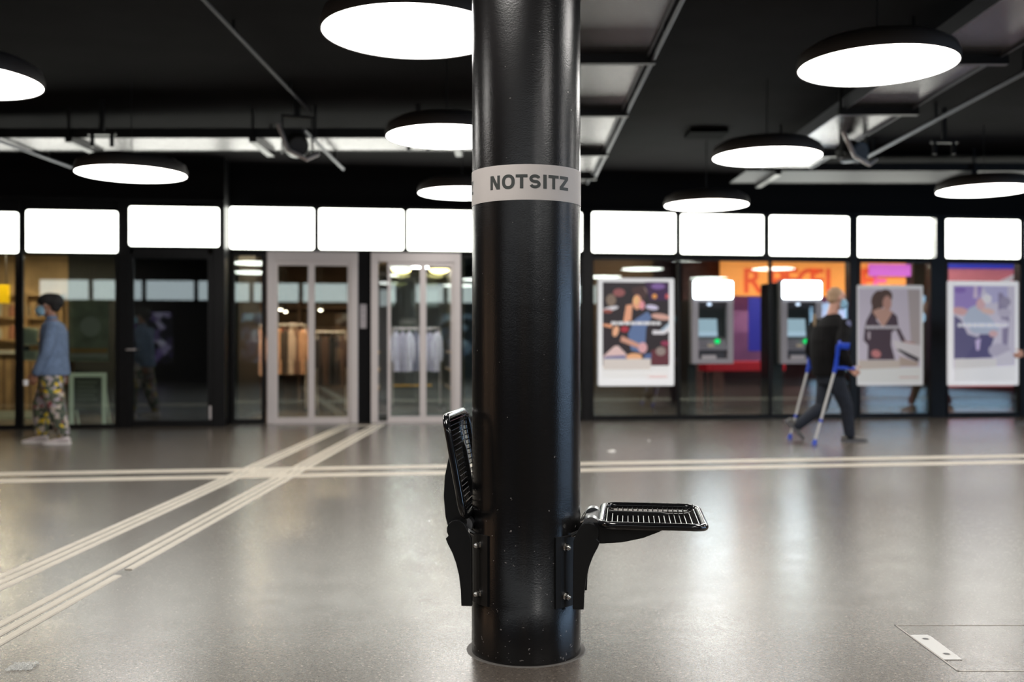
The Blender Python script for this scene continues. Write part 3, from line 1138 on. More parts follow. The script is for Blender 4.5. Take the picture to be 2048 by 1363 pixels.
# ------------------------------------------------------------------ ceiling lamps
LAMPS = [(-.56, 5.60, 2.85, 'largest round ceiling lamp, cut by the column at the top'),
         (-.554, 8.42, 2.85, 'round ceiling lamp just left of the column, second in its row'),
         (-.58, 11.56, 2.85, 'small round ceiling lamp just left of the column, farthest in its row'),
         (2.42, 6.60, 2.94, 'large round ceiling lamp at the upper right'),
         (2.42, 9.45, 2.875, 'round ceiling lamp in the middle right below the large one'),
         (2.38, 12.19, 2.80, 'small round ceiling lamp at right above the left cash machine'),
         (5.38, 11.35, 2.85, 'round ceiling lamp cut by the right edge'),
         (-3.65, 9.55, 2.73, 'round ceiling lamp above the dark glass door at left'),
         (-3.58, 6.43, 2.80, 'round ceiling lamp cut by the left edge'),
         (-3.6, 3.6, 2.8, None), (-.56, 2.75, 2.85, None),  # unseen lamps added along the grid, for light and reflections
         (2.42, 3.75, 2.9, None), (2.42, .9, 2.9, None), (2.42, -1.95, 2.9, None), (5.4, 8.5, 2.9, None), (5.4, 5.65, 2.9, None),
         (5.4, 2.8, 2.9, None), (8.4, 10, 2.9, None), (8.4, 6.5, 2.9, None), (8.4, 3, 2.9, None)]
proto = None
M_HOUS = mat('lamp_housing_black', (.075, .064, .058), .5)
for x, y, z, lb in LAMPS:
    if proto is None:
        t = thing('ceiling_lamp', lb, 'ceiling lamp', (x, y, z), 0, 'round ceiling lamps')
        MB().lathe([(.503, .003), (.503, -.003), (.512, -.003), (.515, .04), (.495, .095), (.42, .14), (.30, .15), (.001, .15)], 72).build('lamp_housing', M_HOUS, t, smooth=True)
        MB().lathe([(.503, .001), (.35, .001), (.0005, .001)], 72).build('lamp_diffuser', M_DIFF, t)
        MB().cyl((0, 0, .15), (0, 0, .52), .005, n=10).build('stem', M_BLACK, t, smooth=True)
        proto = t
    else:
        t = copy_tree(proto)
        t.location = (x, y, z)
        t['label'] = lb or 'round ceiling lamp outside the photo'
    # reach the ceiling
    for c in t.children:
        if c.name.startswith('stem'):
            L = 3.6 - z - .15
            c.scale = (1, 1, L / .37)
            c.location = (0, 0, .15 - .15 * L / .37)

# ------------------------------------------------------------------ ceiling services
def tray(x0, x1, y0, y1, z, label, brackets, along='y', bm_=None):
    t = thing('cable_tray', label, 'cable tray', ((x0 + x1) / 2, (y0 + y1) / 2, z))
    hx, hy = (x1 - x0) / 2, (y1 - y0) / 2
    MB().box(-hx, hx, -hy, hy, 0, .006).build('tray_bottom', bm_ or M_TRAY, t)
    if along == 'y':
        for s in (-1, 1):
            MB().box(s * hx - .006, s * hx + .006, -hy, hy, -.02, .1).build('tray_side', M_RAIL, t)
    else:
        for s in (-1, 1):
            MB().box(-hx, hx, s * hy - .006, s * hy + .006, -.006, .1).build('tray_side', M_BLACK, t)
    for q in brackets:
        if along == 'y':
            yy = q - (y0 + y1) / 2
            b = MB().box(-hx - .06, hx + .06, yy - .03, yy + .03, -.07, -.001)
            for s in (-1, 1):
                b.box(s * (hx + .04) - .012, s * (hx + .04) + .012, yy - .012, yy + .012, -.02, 3.6 - z)
        else:
            xx = q - (x0 + x1) / 2
            b = MB().box(xx - .04, xx + .04, -hy - .05, hy + .05, -.06, -.001)
            for s in (-1, 1):
                b.box(xx - .012, xx + .012, s * (hy + .04) - .012, s * (hy + .04) + .012, -.02, 3.6 - z)
        b.build('hanger_bracket', M_BLACK, t)
    return t


tray(.30, 1.03, 2.6, 13.6, 3.30, 'perforated metal tray running back just right of the column', (3.6, 5.6, 7.58, 9.33, 11.3, 12.9))
tray(3.10, 3.72, 2.6, 12.4, 3.30, 'perforated metal tray running back at the right between the lamps', (3.6, 5.6, 7.6, 9.27, 11.35))
tray(-9.0, .20, 10.60, 11.32, 3.30, 'shiny tray crossing the ceiling at the left', (-7.2, -4.7, -2.75, -.6), 'x')
tray(3.0, 9.5, 12.75, 13.7, 3.32, 'dull tray crossing the ceiling at the right in front of the shopfront', (3.4, 5.9, 8.0), 'x', mat('dull_grey_tray', (.04, .04, .044), .6, .1))


def pipe(p0, p1, r, m, label, name='conduit_pipe'):
    t = thing(name, label, 'pipe', p0)
    p0, p1 = Vector(p0), Vector(p1)
    MB().cyl((0, 0, 0), tuple(p1 - p0), r, n=10).build('pipe_run', m, t, smooth=True)
    L = (p1 - p0).length
    k = max(2, int(L / 1.6))
    for i in range(k):
        q = (p1 - p0) * ((i + .5) / k)
        MB().box(q.x - .012, q.x + .012, q.y - .012, q.y + .012, q.z, 3.6 - p0.z).build('pipe_clip', M_BLACK, t)
    return t


pipe((-2.24, 3.2, 3.52), (-2.10, 10.4, 3.52), .014, mat('grey_conduit', (.12, .12, .13), .5, .3), 'thin grey conduit running back at the upper left')
pipe((-2.07, 9.9, 3.23), (-2.05, 12.1, 3.23), .018, M_RAIL, 'short bright pipe near the left speaker')
pipe((-5.5, 10.0, 3.27), (-5.4, 12.2, 3.27), .018, M_RAIL, 'short bright pipe above the lamp at far left')
pipe((4.35, 4.0, 3.42), (4.40, 13.0, 3.42), .022, M_RAIL, 'long grey pipe running back at the upper right')
pipe((1.068, 2.8, 3.26), (1.075, 12.8, 3.26), .016, M_RAIL, 'bright rail along the edge of the tray right of the column')


def speaker(x, y, label, s=1.0):
    t = thing('ceiling_speaker', label, 'speaker', (x, y, 3.0), .3)
    MB().cyl((0, .12, .16), (0, -.12, .10), .13 * s, .10 * s, 20).build('speaker_body', M_BLACK, t, smooth=True)
    MB().cyl((0, -.121, .10), (0, -.128, .098), .085 * s, n=20).build('speaker_grille', mat('grey_grille', (.06, .06, .065), .5), t)
    b = MB()
    for sx in (-1, 1):
        b.box(sx * .15 - .008, sx * .15 + .008, -.03, .03, .05, .42)
    b.box(-.158, .158, -.03, .03, .42, .44).box(-.03, .03, -.03, .03, .44, .6)
    b.build('bracket', M_BLACK, t)
    b = MB().tube([(-.2, -.1, .32), (-.1, -.16, .05), (.08, -.16, -.03), (.2, -.1, .04)], .022, 8)
    b.build('clamp_arm', M_STEEL, t, smooth=True)
    return t


speaker(-2.2, 10.2, 'black speaker under the shiny tray at the left')
speaker(3.60, 10.5, 'black speaker under the right tray above the middle lamp')
for x, y, lb in ((-.98, 10.4, 'small black bracket lamp left of the column'), (4.6, 10.6, 'small black twin bracket at the upper right'), (-4.2, 10.2, 'small black bracket above the lamp at far left')):
    t = thing('ceiling_bracket', lb, 'bracket', (x, y, 3.1))
    MB().box(-.14, .14, -.03, .03, .14, .17).box(-.02, .02, -.02, .02, .17, .5).build('bracket_bar', M_BLACK, t)
    for s in (-1, 1):
        MB().cyl((s * .1, 0, .14), (s * .1, 0, .02), .022, n=10).build('bracket_foot', M_BLACK, t)
t = thing('ceiling_plate', 'flat black access plate on the ceiling above the middle right lamp', 'plate', (2.28, 11.7, 3.55))
MB().box(-.22, .22, -.2, .2, 0, .05).build('plate_body', mat('matt_black_plate', (.002, .002, .002), .9, spec=.05), t)

# ------------------------------------------------------------------ column
CX, CY, CR = .0515, 3.60, .1955
colm = thing('round_column', 'thick round black column with a NOTSITZ band in the middle of the hall', 'column', (CX, CY, 0))
b = MB()
b.lathe([(CR + .0015, 0.0), (CR + .0015, .195), (CR, .197), (CR, .6), (CR, 1.2), (CR, 2.4), (CR, 3.6)], 160)
b.build('column_shaft', M_COLUMN, colm, smooth=True)
b = MB()
b.lathe([(CR + .002, .0), (CR + .016, .0015), (CR + .02, .0)], 96)
b.build('base_joint', mat('grey_sealant', (.14, .13, .12), .6), colm)
ZB0, ZB1 = 1.594, 1.7155
b = MB()
b.lathe([(CR, ZB0), (CR + .0016, ZB0), (CR + .0016, ZB1), (CR, ZB1)], 160)
band = b.build('sign_band', M_BAND, colm, smooth=True)


def notsitz(center_deg):
    """bold grotesque capitals on the band, arc length coordinates in metres"""
    g = MB()
    h = .0480
    s = .0118             # stem

    def q(a, b, c, d, nx=1, ny=1):
        g.quad((a[0], 0, a[1]), (b[0], 0, b[1]), (c[0], 0, c[1]), (d[0], 0, d[1]), nx, ny)

    def rect(x0, x1, z0, z1):
        q((x0, z0), (x1, z0), (x1, z1), (x0, z1), max(1, int((x1 - x0) / .004)), 1)

    def ring(cx, cz, rx, rz, t, tz):
        n = 40
        for i in range(n):
            a0, a1 = 2 * PI * i / n, 2 * PI * (i + 1) / n

            def pt(a, ax, az):
                c_, s_ = math.cos(a), math.sin(a)
                e = .88
                return (cx + ax * math.copysign(abs(c_) ** e, c_), cz + az * math.copysign(abs(s_) ** e, s_))
            q(pt(a0, rx - t, rz - tz), pt(a1, rx - t, rz - tz), pt(a1, rx, rz), pt(a0, rx, rz))
    x = -.158
    # N
    wN = .040
    rect(x, x + s * .92, 0, h)
    rect(x + wN - s * .92, x + wN, 0, h)
    q((x + wN - s * 1.15, 0), (x + wN, 0), (x + s * 1.15, h), (x, h), 3, 8)
    x += wN + .0075
    # O
    ring(x + .0235, h / 2, .0235, h / 2 + .001, s, s * .85)
    x += .047 + .003
    # T
    rect(x, x + .041, h - s * .88, h)
    rect(x + .0205 - s / 2, x + .0205 + s / 2, 0, h - s * .88)
    x += .041 + .0055
    # S
    pts = []
    W_, cx = .0405, x + .0202
    r1 = (h / 2 + s * .42) / 2 - s * .42
    ctrl = []
    rx = W_ / 2 - s / 2
    zc1 = h - s * .44 - r1
    zc0 = s * .44 + r1
    for k in range(0, 17):
        a = math.radians(15 + k * (255 - 15) / 16)
        ctrl.append((cx + rx * math.cos(a), zc1 + r1 * math.sin(a)))
    for k in range(1, 17):
        a = math.radians(75 - k * (75 + 165) / 16)
        ctrl.append((cx + rx * math.cos(a), zc0 + r1 * math.sin(a)))
    L_, R_ = [], []
    for i, p in enumerate(ctrl):
        a = ctrl[max(0, i - 1)]
        c = ctrl[min(len(ctrl) - 1, i + 1)]
        dx, dz = c[0] - a[0], c[1] - a[1]
        l = math.hypot(dx, dz)
        t = s * (.46 if abs(dz) > abs(dx) else .44)
        L_.append((p[0] - dz / l * t, p[1] + dx / l * t))
        R_.append((p[0] + dz / l * t, p[1] - dx / l * t))
    for i in range(len(ctrl) - 1):
        q(L_[i], L_[i + 1], R_[i + 1], R_[i])
    x += W_ + .0085
    # I
    rect(x, x + s * 1.08, 0, h)
    x += s * 1.08 + .0065
    # T
    rect(x, x + .041, h - s * .88, h)
    rect(x + .0205 - s / 2, x + .0205 + s / 2, 0, h - s * .88)
    x += .041 + .0045
    # Z
    wZ = .040
    rect(x, x + wZ, h - s * .88, h)
    rect(x, x + wZ, 0, s * .88)
    q((x, s * .88), (x + s * 1.35, s * .88), (x + wZ, h - s * .88), (x + wZ - s * 1.35, h - s * .88), 3, 8)
    x += wZ
    # wrap round the column
    off = -(x - .158) / 2 + .0
    R = CR + .0021
    mid = (-.158 + x) / 2
    for p in g.v:
        a = math.radians(center_deg) + (p.x - mid) / R
        z = p.z + (ZB0 + ZB1) / 2 - h / 2 + .002
        p.x, p.y, p.z = R * math.sin(a), -R * math.cos(a), z
    return g


for dg in (3.5, 123.5, -116.5):
    notsitz(dg).build('lettering', M_INK, band)


# ------------------------------------------------------------------ folding seats
def rrect(x0, x1, y0, y1, r, n=8):
    pts = []
    for cx, cy, a0 in ((x1 - r, y0 + r, -90), (x1 - r, y1 - r, 0), (x0 + r, y1 - r, 90), (x0 + r, y0 + r, 180)):
        for k in range(n + 1):
            a = math.radians(a0 + k * 90 / n)
            pts.append((cx + r * math.cos(a), cy + r * math.sin(a)))
    return pts


HXO, HZ_ = .226, .450        # hinge axis: distance from column axis, height


def folding_seat(mirror, phi_deg, label):
    """built pointing +x; mirror = -1 puts it on the left side"""
    t = thing('folding_seat', label, 'folding seat', (CX, CY, 0), math.radians(-6.6), None)
    s = mirror

    def X(mb):
        if s < 0:
            for p in mb.v:
                p.x = -p.x
        return mb

    ph = math.radians(phi_deg)

    def rotp(mb):
        c, si = math.cos(ph), math.sin(ph)
        for p in mb.v:
            dx, dz = p.x - HXO, p.z - HZ_
            p.x = HXO + dx * c - dz * si
            p.z = HZ_ + dx * si + dz * c
        return mb
    # curved saddle clamped on the column
    m = MB()
    n = 18
    for i in range(n):
        a0 = math.radians(-54 + 108 * i / n)
        a1 = math.radians(-54 + 108 * (i + 1) / n)
        for r0, r1 in ((CR + .0005, CR + .0075),):
            vs = [(r * math.cos(a), r * math.sin(a), z) for z in (.19, .435) for r in (r0, r1) for a in (a0, a1)]
            m.add(vs, [(0, 2, 3, 1), (4, 5, 7, 6), (0, 1, 5, 4), (2, 6, 7, 3), (0, 4, 6, 2), (1, 3, 7, 5)])
    X(m).build('column_saddle', mat('saddle_black', (.004, .004, .0045), .5), t, smooth=True)
    # brackets (side profile)
    prof = [(.176, .185), (.214, .185), (.216, .24), (.222, .29), (.233, .335), (.246, .370), (.262, .400), (.270, .420)]
    for k in range(0, 9):
        a = math.radians(-35 + k * (180 + 15) / 8)
        prof.append((HXO + .004 + .036 * math.cos(a), HZ_ + .036 * math.sin(a)))
    prof += [(.186, .44), (.178, .42)]
    for y in (-.145, .125):
        X(MB().prism(prof, y, y + .02, 'y')).build('bracket', M_MATTBLACK, t, bevel=.003)
    # bright washers / lug at the top of the saddle
    for y in (-.118, .108):
        m = MB().tube([(.17, y, .435), (.20, y, .45), (.215, y + .0, .475)], .008, 8)
        X(m).build('lug', M_CHROME, t, smooth=True)
    # bolts
    for z in (.228, .398):
        for sg in (-1, 1):
            a = math.radians(42 * sg)
            d = Vector((math.cos(a), math.sin(a), 0))
            p0 = d * (CR + .007)
            m = MB()
            m.tube([Vector((p0.x, p0.y, z)), Vector((p0.x, p0.y, z)) + d * .004], .0145, 14)
            m.tube([Vector((p0.x, p0.y, z)) + d * .004, Vector((p0.x, p0.y, z)) + d * .016], .011, 6)
            m.ell(Vector((p0.x, p0.y, z)) + d * .017, .0085)
            X(m).build('bolt', M_CHROME, t, smooth=True)
    # hinge: axle and two grey sleeves
    X(rotp(MB().cyl((HXO, -.124, HZ_), (HXO, .124, HZ_), .016, n=20))).build('hinge_axle', M_MATTBLACK, t, smooth=True)
    for y in (-.122, .082):
        X(rotp(MB().cyl((HXO + .012, y, HZ_ + .022), (HXO + .012, y + .04, HZ_ + .024), .029, n=28))).build('hinge_sleeve', M_SLEEVE, t, smooth=True)
    m = rotp(MB().prism([(HXO - .02, HZ_ - .02), (HXO + .055, HZ_ - .02), (HXO + .07, HZ_ + .03), (HXO + .03, HZ_ + .045), (HXO - .015, HZ_ + .03)], -.08, .08, 'y'))
    X(m).build('hinge_block', M_MATTBLACK, t, bevel=.006)
    # visible screw on the hinge block
    m = rotp(MB().cyl((HXO + .02, -.084, HZ_ + .01), (HXO + .02, -.080, HZ_ + .01), .010, n=18))
    X(m).build('hinge_screw', M_CHROME, t, smooth=True)
    # swinging arms
    arm = [(HXO - .01, HZ_ - .035), (HXO + .05, HZ_ - .040), (HXO + .12, HZ_ - .034), (HXO + .19, HZ_ - .018), (HXO + .245, HZ_ + .004), (HXO + .29, HZ_ + .028),
           (HXO + .26, HZ_ + .034), (HXO + .10, HZ_ + .036), (HXO + .02, HZ_ + .034), (HXO - .02, HZ_ + .02)]
    for y in (-.124, .108):
        X(rotp(MB().prism(arm, y, y + .016, 'y'))).build('seat_arm', M_MATTBLACK, t, bevel=.003)
    # ring and wire mesh
    x0, x1, y0, y1 = HXO + .047, HXO + .398, -.213, .213
    zr = HZ_ + .040
    base = rrect(x0, x1, y0, y1, .055, 10)

    def lift_(x, y):
        f = (x - x0) / (x1 - x0)
        return zr - .006 * max(0, (f - .75) / .25) ** 2
    path = [(px, py, lift_(px, py)) for px, py in base]
    X(rotp(MB().tube(path, .0125, 16, closed=True))).build('seat_ring', M_SEATBLACK, t, smooth=True)
    m = MB()

    def dish(x, y):
        fx = min(1, (x - x0) / .06, (x1 - x) / .06)
        fy = min(1, (y - y0) / .06, (y1 - y) / .06)
        fx, fy = max(0, fx), max(0, fy)
        k = math.sin(fx * PI / 2) * math.sin(fy * PI / 2)
        return zr + .0095 - .026 * k

    def inset(c, lo, hi, a, b_, r=.055):
        """chord limits of the rounded rectangle at coordinate c"""
        d = 0
        if c < lo + r:
            q = lo + r - c
            d = r - math.sqrt(max(0, r * r - q * q))
        elif c > hi - r:
            q = c - (hi - r)
            d = r - math.sqrt(max(0, r * r - q * q))
        return a + d, b_ - d
    nx = 19
    for i in range(1, nx):
        x = x0 + (x1 - x0) * i / nx
        a, c = inset(x, x0, x1, y0, y1)
        pts = []
        for k in range(19):
            y = a + (c - a) * k / 18
            pts.append((x, y, dish(x, y) + .0012))
        pts = [(x, a - .011, zr - .002), (x, a - .006, zr + .010)] + pts[1:-1] + [(x, c + .006, zr + .010), (x, c + .011, zr - .002)]
        m.tube(pts, .0021, 6)
    ny = 21
    for i in range(1, ny):
        y = y0 + (y1 - y0) * i / ny
        a, c = inset(y, y0, y1, x0, x1)
        pts = []
        for k in range(19):
            x = a + (c - a) * k / 18
            pts.append((x, y, dish(x, y) - .0028))
        m.tube(pts, .0021, 6)
    X(rotp(m)).build('wire_mesh', M_SEATBLACK, t, smooth=True)
    # cross bar under the mesh
    m = MB().box(x0 + .07, x0 + .10, -.124, .124, zr - .035, zr - .025)
    X(rotp(m)).build('cross_bar', M_MATTBLACK, t, bevel=.002)
    return t


folding_seat(1, 0.0, 'black wire mesh seat folded down on the right side of the column')
folding_seat(-1, 80.0, 'black wire mesh seat folded up against the left side of the column')

# ------------------------------------------------------------------ tactile floor strips
def strip(name, label, origin, d, length, width, hgt, gaps=None, ribs=3):
    """band of parallel ribs; origin is the band's left edge start"""
    d = Vector((d[0], d[1], 0)).normalized()
    n = Vector((d.y, -d.x, 0))
    t = thing(name, label, 'floor marking', (origin[0], origin[1], 0), math.atan2(d.y, d.x), 'raised tactile strips')
    rw = width / (ribs + (ribs - 1) * .55)
    for i in range(ribs):
        y1 = -(i * rw * 1.55)
        y0 = y1 - rw
        segs = [(0, length)]
        if gaps and i in gaps:
            g0, g1 = gaps[i]
            segs = [(0, g0), (g1, length)]
        b = MB()
        for a, c in segs:
            b.prism([(y0, 0), (y1, 0), (y1 - .004, hgt), (y0 + .004, hgt)], a, c, 'x')
        b.build('rib', M_TACT, t)
    return t


dv = (.013, 1.0)
strip('tactile_strip', 'left cream ribbed strip running from the lower left towards the silver doors', (-2.50 + .013 * 1.6, 1.6), dv, 12.05, .155, .005)
strip('tactile_strip', 'right cream ribbed strip running from the lower left towards the silver doors', (-2.08 + .013 * 1.6, 1.6), dv, 12.1, .165, .005, {2: (3.13, 3.26)})
dh = (1, .147)
L_ = math.hypot(1, .147)
strip('tactile_strip', 'farther cream ribbed strip crossing the hall from left to right', (-12.0, 9.07 - .147 * 12.0 + .10), dh, 24.6, .19, .004)
strip('tactile_strip', 'nearer cream ribbed strip crossing the hall from left to right', (-12.0, 8.60 - .147 * 12.0 + .10), dh, 24.6, .19, .004)
a = fl(690, 851)
strip('tactile_strip', 'short cream strip joining the two long ones at the silver doors', (-2.30, 13.52), (1, .125), .55, .14, .004)
t = thing('tactile_tile', 'cream studded square where the tactile strips cross', 'floor marking', (-2.09, 8.50, 0), math.atan(.147))
MB().box(-.165, .165, -.14, .14, 0, .003).build('tile_base', M_TACT, t)
b = MB()
for i in range(7):
    for j in range(6):
        b.lathe([(.016, .003), (.012, .0065), (.0005, .0065)], 10, (-.14 + i * .0467, -.115 + j * .046, 0))
b.build('studs', M_TACT, t)

# ------------------------------------------------------------------ floor hatch, litter
t = thing('floor_hatch', 'square floor hatch with a pale metal edge and lifting plate at lower right', 'hatch', (1.50, 3.35, 0))
E = mat('pale_edge_metal', (.52, .48, .44), .45, .3)
MB().box(0, .005, 0, .55, 0, .0012).box(0, .62, .545, .55, 0, .0012).box(0, .62, 0, .005, 0, .0012).box(.615, .62, 0, .55, 0, .0012).build('edge_frame', E, t)
MB().box(-.003, 0, 0, .553, 0, .0006).box(-.003, .62, .55, .553, 0, .0006).build('edge_gap', M_BLACK, t)
pl = MB().prism([(.005, .12), (.070, .12), (.076, .40), (.070, .415), (.005, .415)], .0, .0022, 'z').build('lifting_plate', mat('brushed_pale_plate', (.66, .65, .63), .4, .2), t)
for y in (.182, .362):
    MB().lathe([(.011, .0027), (.0005, .0027)], 20, (.042, y, 0)).build('lifting_hole', M_BLACK, pl)
    MB().lathe([(.0145, .0023), (.012, .0025), (.011, .0023)], 20, (.042, y, 0)).build('hole_rim', E, pl)

p = fl(1223, 903)
b = MB()
b.lathe([(.001, .018), (.02, .017), (.038, .008), (.04, 0)], 14)
for q_ in b.v:
    q_.x *= 1 + .25 * math.sin(q_.y * 90)
    q_.z *= 1 + .3 * math.sin(q_.x * 70)
tag(b.build('paper_scrap', mat('white_paper', (.8, .78, .74), .7), loc=p, smooth=True), 'small crumpled white scrap lying on the floor right of the column', 'litter')
p = fl(1298, 881)
b = MB().lathe([(.001, .008), (.012, .007), (.02, 0)], 10)
tag(b.build('paper_scrap', mat('grey_paper', (.45, .43, .41), .7), loc=p, smooth=True), 'tiny grey scrap on the floor beyond the white one', 'litter')
p = fl(46, 1333)
t = thing('plastic_wrapper', 'crumpled clear plastic wrapper at the lower left corner', 'litter', p, .1)
clear = bpy.data.materials.new('clear_film')
clear.use_nodes = True
bb = clear.node_tree.nodes['Principled BSDF']
bb.inputs['Base Color'].default_value = (.8, .82, .8, 1)
bb.inputs['Roughness'].default_value = .12
bb.inputs['Alpha'].default_value = .35
b = MB()
nx, ny = 26, 14
random.seed(3)
vs = []
for j in range(ny + 1):
    for i in range(nx + 1):
        x = (i / nx - .5) * .085 * (1 + .1 * math.sin(j * 1.3))
        y = (j / ny - .5) * .085 * (1 + .12 * math.sin(i * .9))
        z = .0015 + .006 * abs(math.sin(i * 1.7 + j * .8) * math.cos(j * 1.9 - i * .4)) * random.uniform(.5, 1.2)
        vs.append((x, y, z))
fs = [(j * (nx + 1) + i, j * (nx + 1) + i + 1, (j + 1) * (nx + 1) + i + 1, (j + 1) * (nx + 1) + i) for j in range(ny) for i in range(nx)]
b.add(vs, fs)
b.build('film', clear, t, smooth=True)

# ------------------------------------------------------------------ posters
def poster(px0, px1, py0, py1, ix0, ix1, iy0, iy1, label, shapes, bgcol, glow, v=.07):
    """shapes: (material, points in poster pixels) painted in order on the print"""
    u0, u1 = wu(px0, v), wu(px1, v)
    pm = (px0 + px1) / 2
    z0, z1 = wz(pm, py1, v), wz(pm, py0, v)
    t = thing('poster_lightbox', label, 'poster', W(u0, v, z0), ROT)
    wd, H = u1 - u0, z1 - z0
    pts = []
    r = .02
    for cx, cz, a0 in ((wd - r, r, -90), (wd - r, H - r, 0), (r, H - r, 90), (r, r, 180)):
        for k in range(5):
            a = math.radians(a0 + k * 22.5)
            pts.append((cx + r * math.cos(a), cz + r * math.sin(a)))
    MB().prism(pts, 0, .04, 'y').build('poster_frame', mat('poster_white_%d' % int(glow * 100), (.80, .79, .78), .5, emit=(.95, .96, 1), estr=glow), t)

    def uv(x, y):
        return ((wu(x, v) - u0), wz(pm, y, v) - z0)
    g = MB()
    mats = []
    allsh = [(bgcol, [(ix0, iy0), (ix1, iy0), (ix1, iy1), (ix0, iy1)])] + shapes
    for k, (c, pl_) in enumerate(allsh):
        key = 'print_%.2f_%.2f_%.2f_%d' % (*c, int(glow * 100))
        m_ = mat(key, c, .5, emit=c, estr=glow * 1.0)
        if m_ not in mats:
            mats.append(m_)
        pp = []
        for x, y in pl_:
            x = min(max(x, ix0), ix1)
            pp.append(uv(x, y))
        y_ = -.0008 - .0004 * k
        g.add([(a, y_, c2) for a, c2 in pp], [tuple(range(len(pp)))], mats.index(m_))
    # face normals can point either way on a flat print
    g.build('poster_print', mats, t)
    return t


def blob(cx, cy, rx, ry, rot=0, n=14):
    a = math.radians(rot)
    return [(cx + rx * math.cos(2 * PI * k / n) * math.cos(a) - ry * math.sin(2 * PI * k / n) * math.sin(a),
             cy + rx * math.cos(2 * PI * k / n) * math.sin(a) + ry * math.sin(2 * PI * k / n) * math.cos(a)) for k in range(n)]


def textline(x0, x1, y, h, c, n):
    out = []
    random.seed(int(x0 + y))
    x = x0
    while x < x1:
        w_ = random.uniform(5, 14) * (x1 - x0) / 90
        out.append((c, [(x, y - h / 2), (min(x1, x + w_), y - h / 2), (min(x1, x + w_), y + h / 2), (x, y + h / 2)]))
        x += w_ + (x1 - x0) / 70
    return out


SK, WH = (.75, .36, .22), (.72, .70, .74)
sh = [((.05, .02, .07), [(1290, 563), (1338, 563), (1338, 600), (1300, 600)]),
      ((.22, .12, .35), blob(1316, 572, 14, 6)), ((.55, .10, .10), blob(1334, 592, 4, 5)), ((.75, .32, .08), blob(1309, 592, 5, 5)),
      ((.30, .10, .10), blob(1238, 585, 12, 8)), ((.22, .16, .12), blob(1222, 600, 10, 12)), ((.30, .20, .18), blob(1283, 585, 11, 13)),
      ((.62, .58, .75), blob(1304, 614, 13, 5, 8)), (WH, blob(1221, 617, 16, 4, -12)), ((.30, .08, .06), blob(1215, 622, 10, 4)),
      ((.62, .36, .30), blob(1322, 633, 20, 6, 8)), ((.34, .45, .55), [(1318, 662), (1337, 645), (1338, 655), (1328, 668)]),
      (WH, [(1305, 660), (1328, 661), (1336, 650), (1338, 662), (1328, 668), (1305, 668)]),
      ((.11, .17, .33), [(1295, 622), (1303, 634), (1292, 655), (1290, 690), (1282, 705), (1262, 700), (1256, 668), (1268, 640)]),
      ((.02, .015, .02), [(1262, 612), (1275, 626), (1270, 640), (1262, 642)]),
      ((.06, .03, .03), [(1262, 576), (1285, 570), (1294, 588), (1288, 600), (1266, 590)]),
      (SK, blob(1274, 604, 9, 15)), ((.85, .48, .22), blob(1272, 600, 6, 9)), ((.75, .3, .35), blob(1284, 610, 5, 9)),
      (SK, [(1252, 610), (1265, 608), (1262, 640), (1246, 645)]), ((.75, .33, .18), [(1206, 647), (1225, 649), (1224, 656), (1206, 652)]),
      ((.80, .42, .25), blob(1231, 662, 6, 11, 15)), ((.40, .03, .05), blob(1249, 658, 8, 6)),
      ((.58, .30, .22), [(1243, 671), (1280, 688), (1276, 696), (1240, 682)]), ((.65, .36, .38), blob(1285, 695, 9, 11)),
      ((.70, .50, .48), [(1206, 712), (1228, 692), (1236, 691), (1252, 707), (1252, 716), (1206, 716)]), ((.16, .16, .32), [(1210, 712), (1250, 710), (1252, 717), (1206, 717)]),
      ((.80, .42, .22), blob(1268, 713, 16, 7)), ((.09, .14, .30), [(1288, 708), (1302, 706), (1302, 717), (1288, 717)]), ((.12, .03, .04), [(1302, 700), (1338, 690), (1338, 729), (1302, 729)]),
      ((.28, .22, .20), blob(1321, 702, 10, 9)), ((.28, .04, .09), blob(1330, 686, 9, 5)),
      ((.66, .60, .56), [(1206, 717), (1301, 717), (1301, 738), (1206, 738)]), ((.80, .79, .78), [(1301, 731), (1338, 731), (1338, 738), (1301, 738)])]
sh += textline(1222, 1322, 646, 6, (.75, .74, .76), 12)
sh += textline(1296, 1334, 753, 2.5, (.72, .42, .40), 8)
poster(1197, 1348, 556, 771, 1205, 1338, 564, 755, 'large white framed poster of a seated guitarist beside the column', [s for s in [((.80, .79, .78), [(1205, 731), (1338, 731), (1338, 756), (1205, 756)])]] + sh, (.025, .018, .022), .36)
DR, HRC = (.075, .045, .06), (.10, .055, .04)
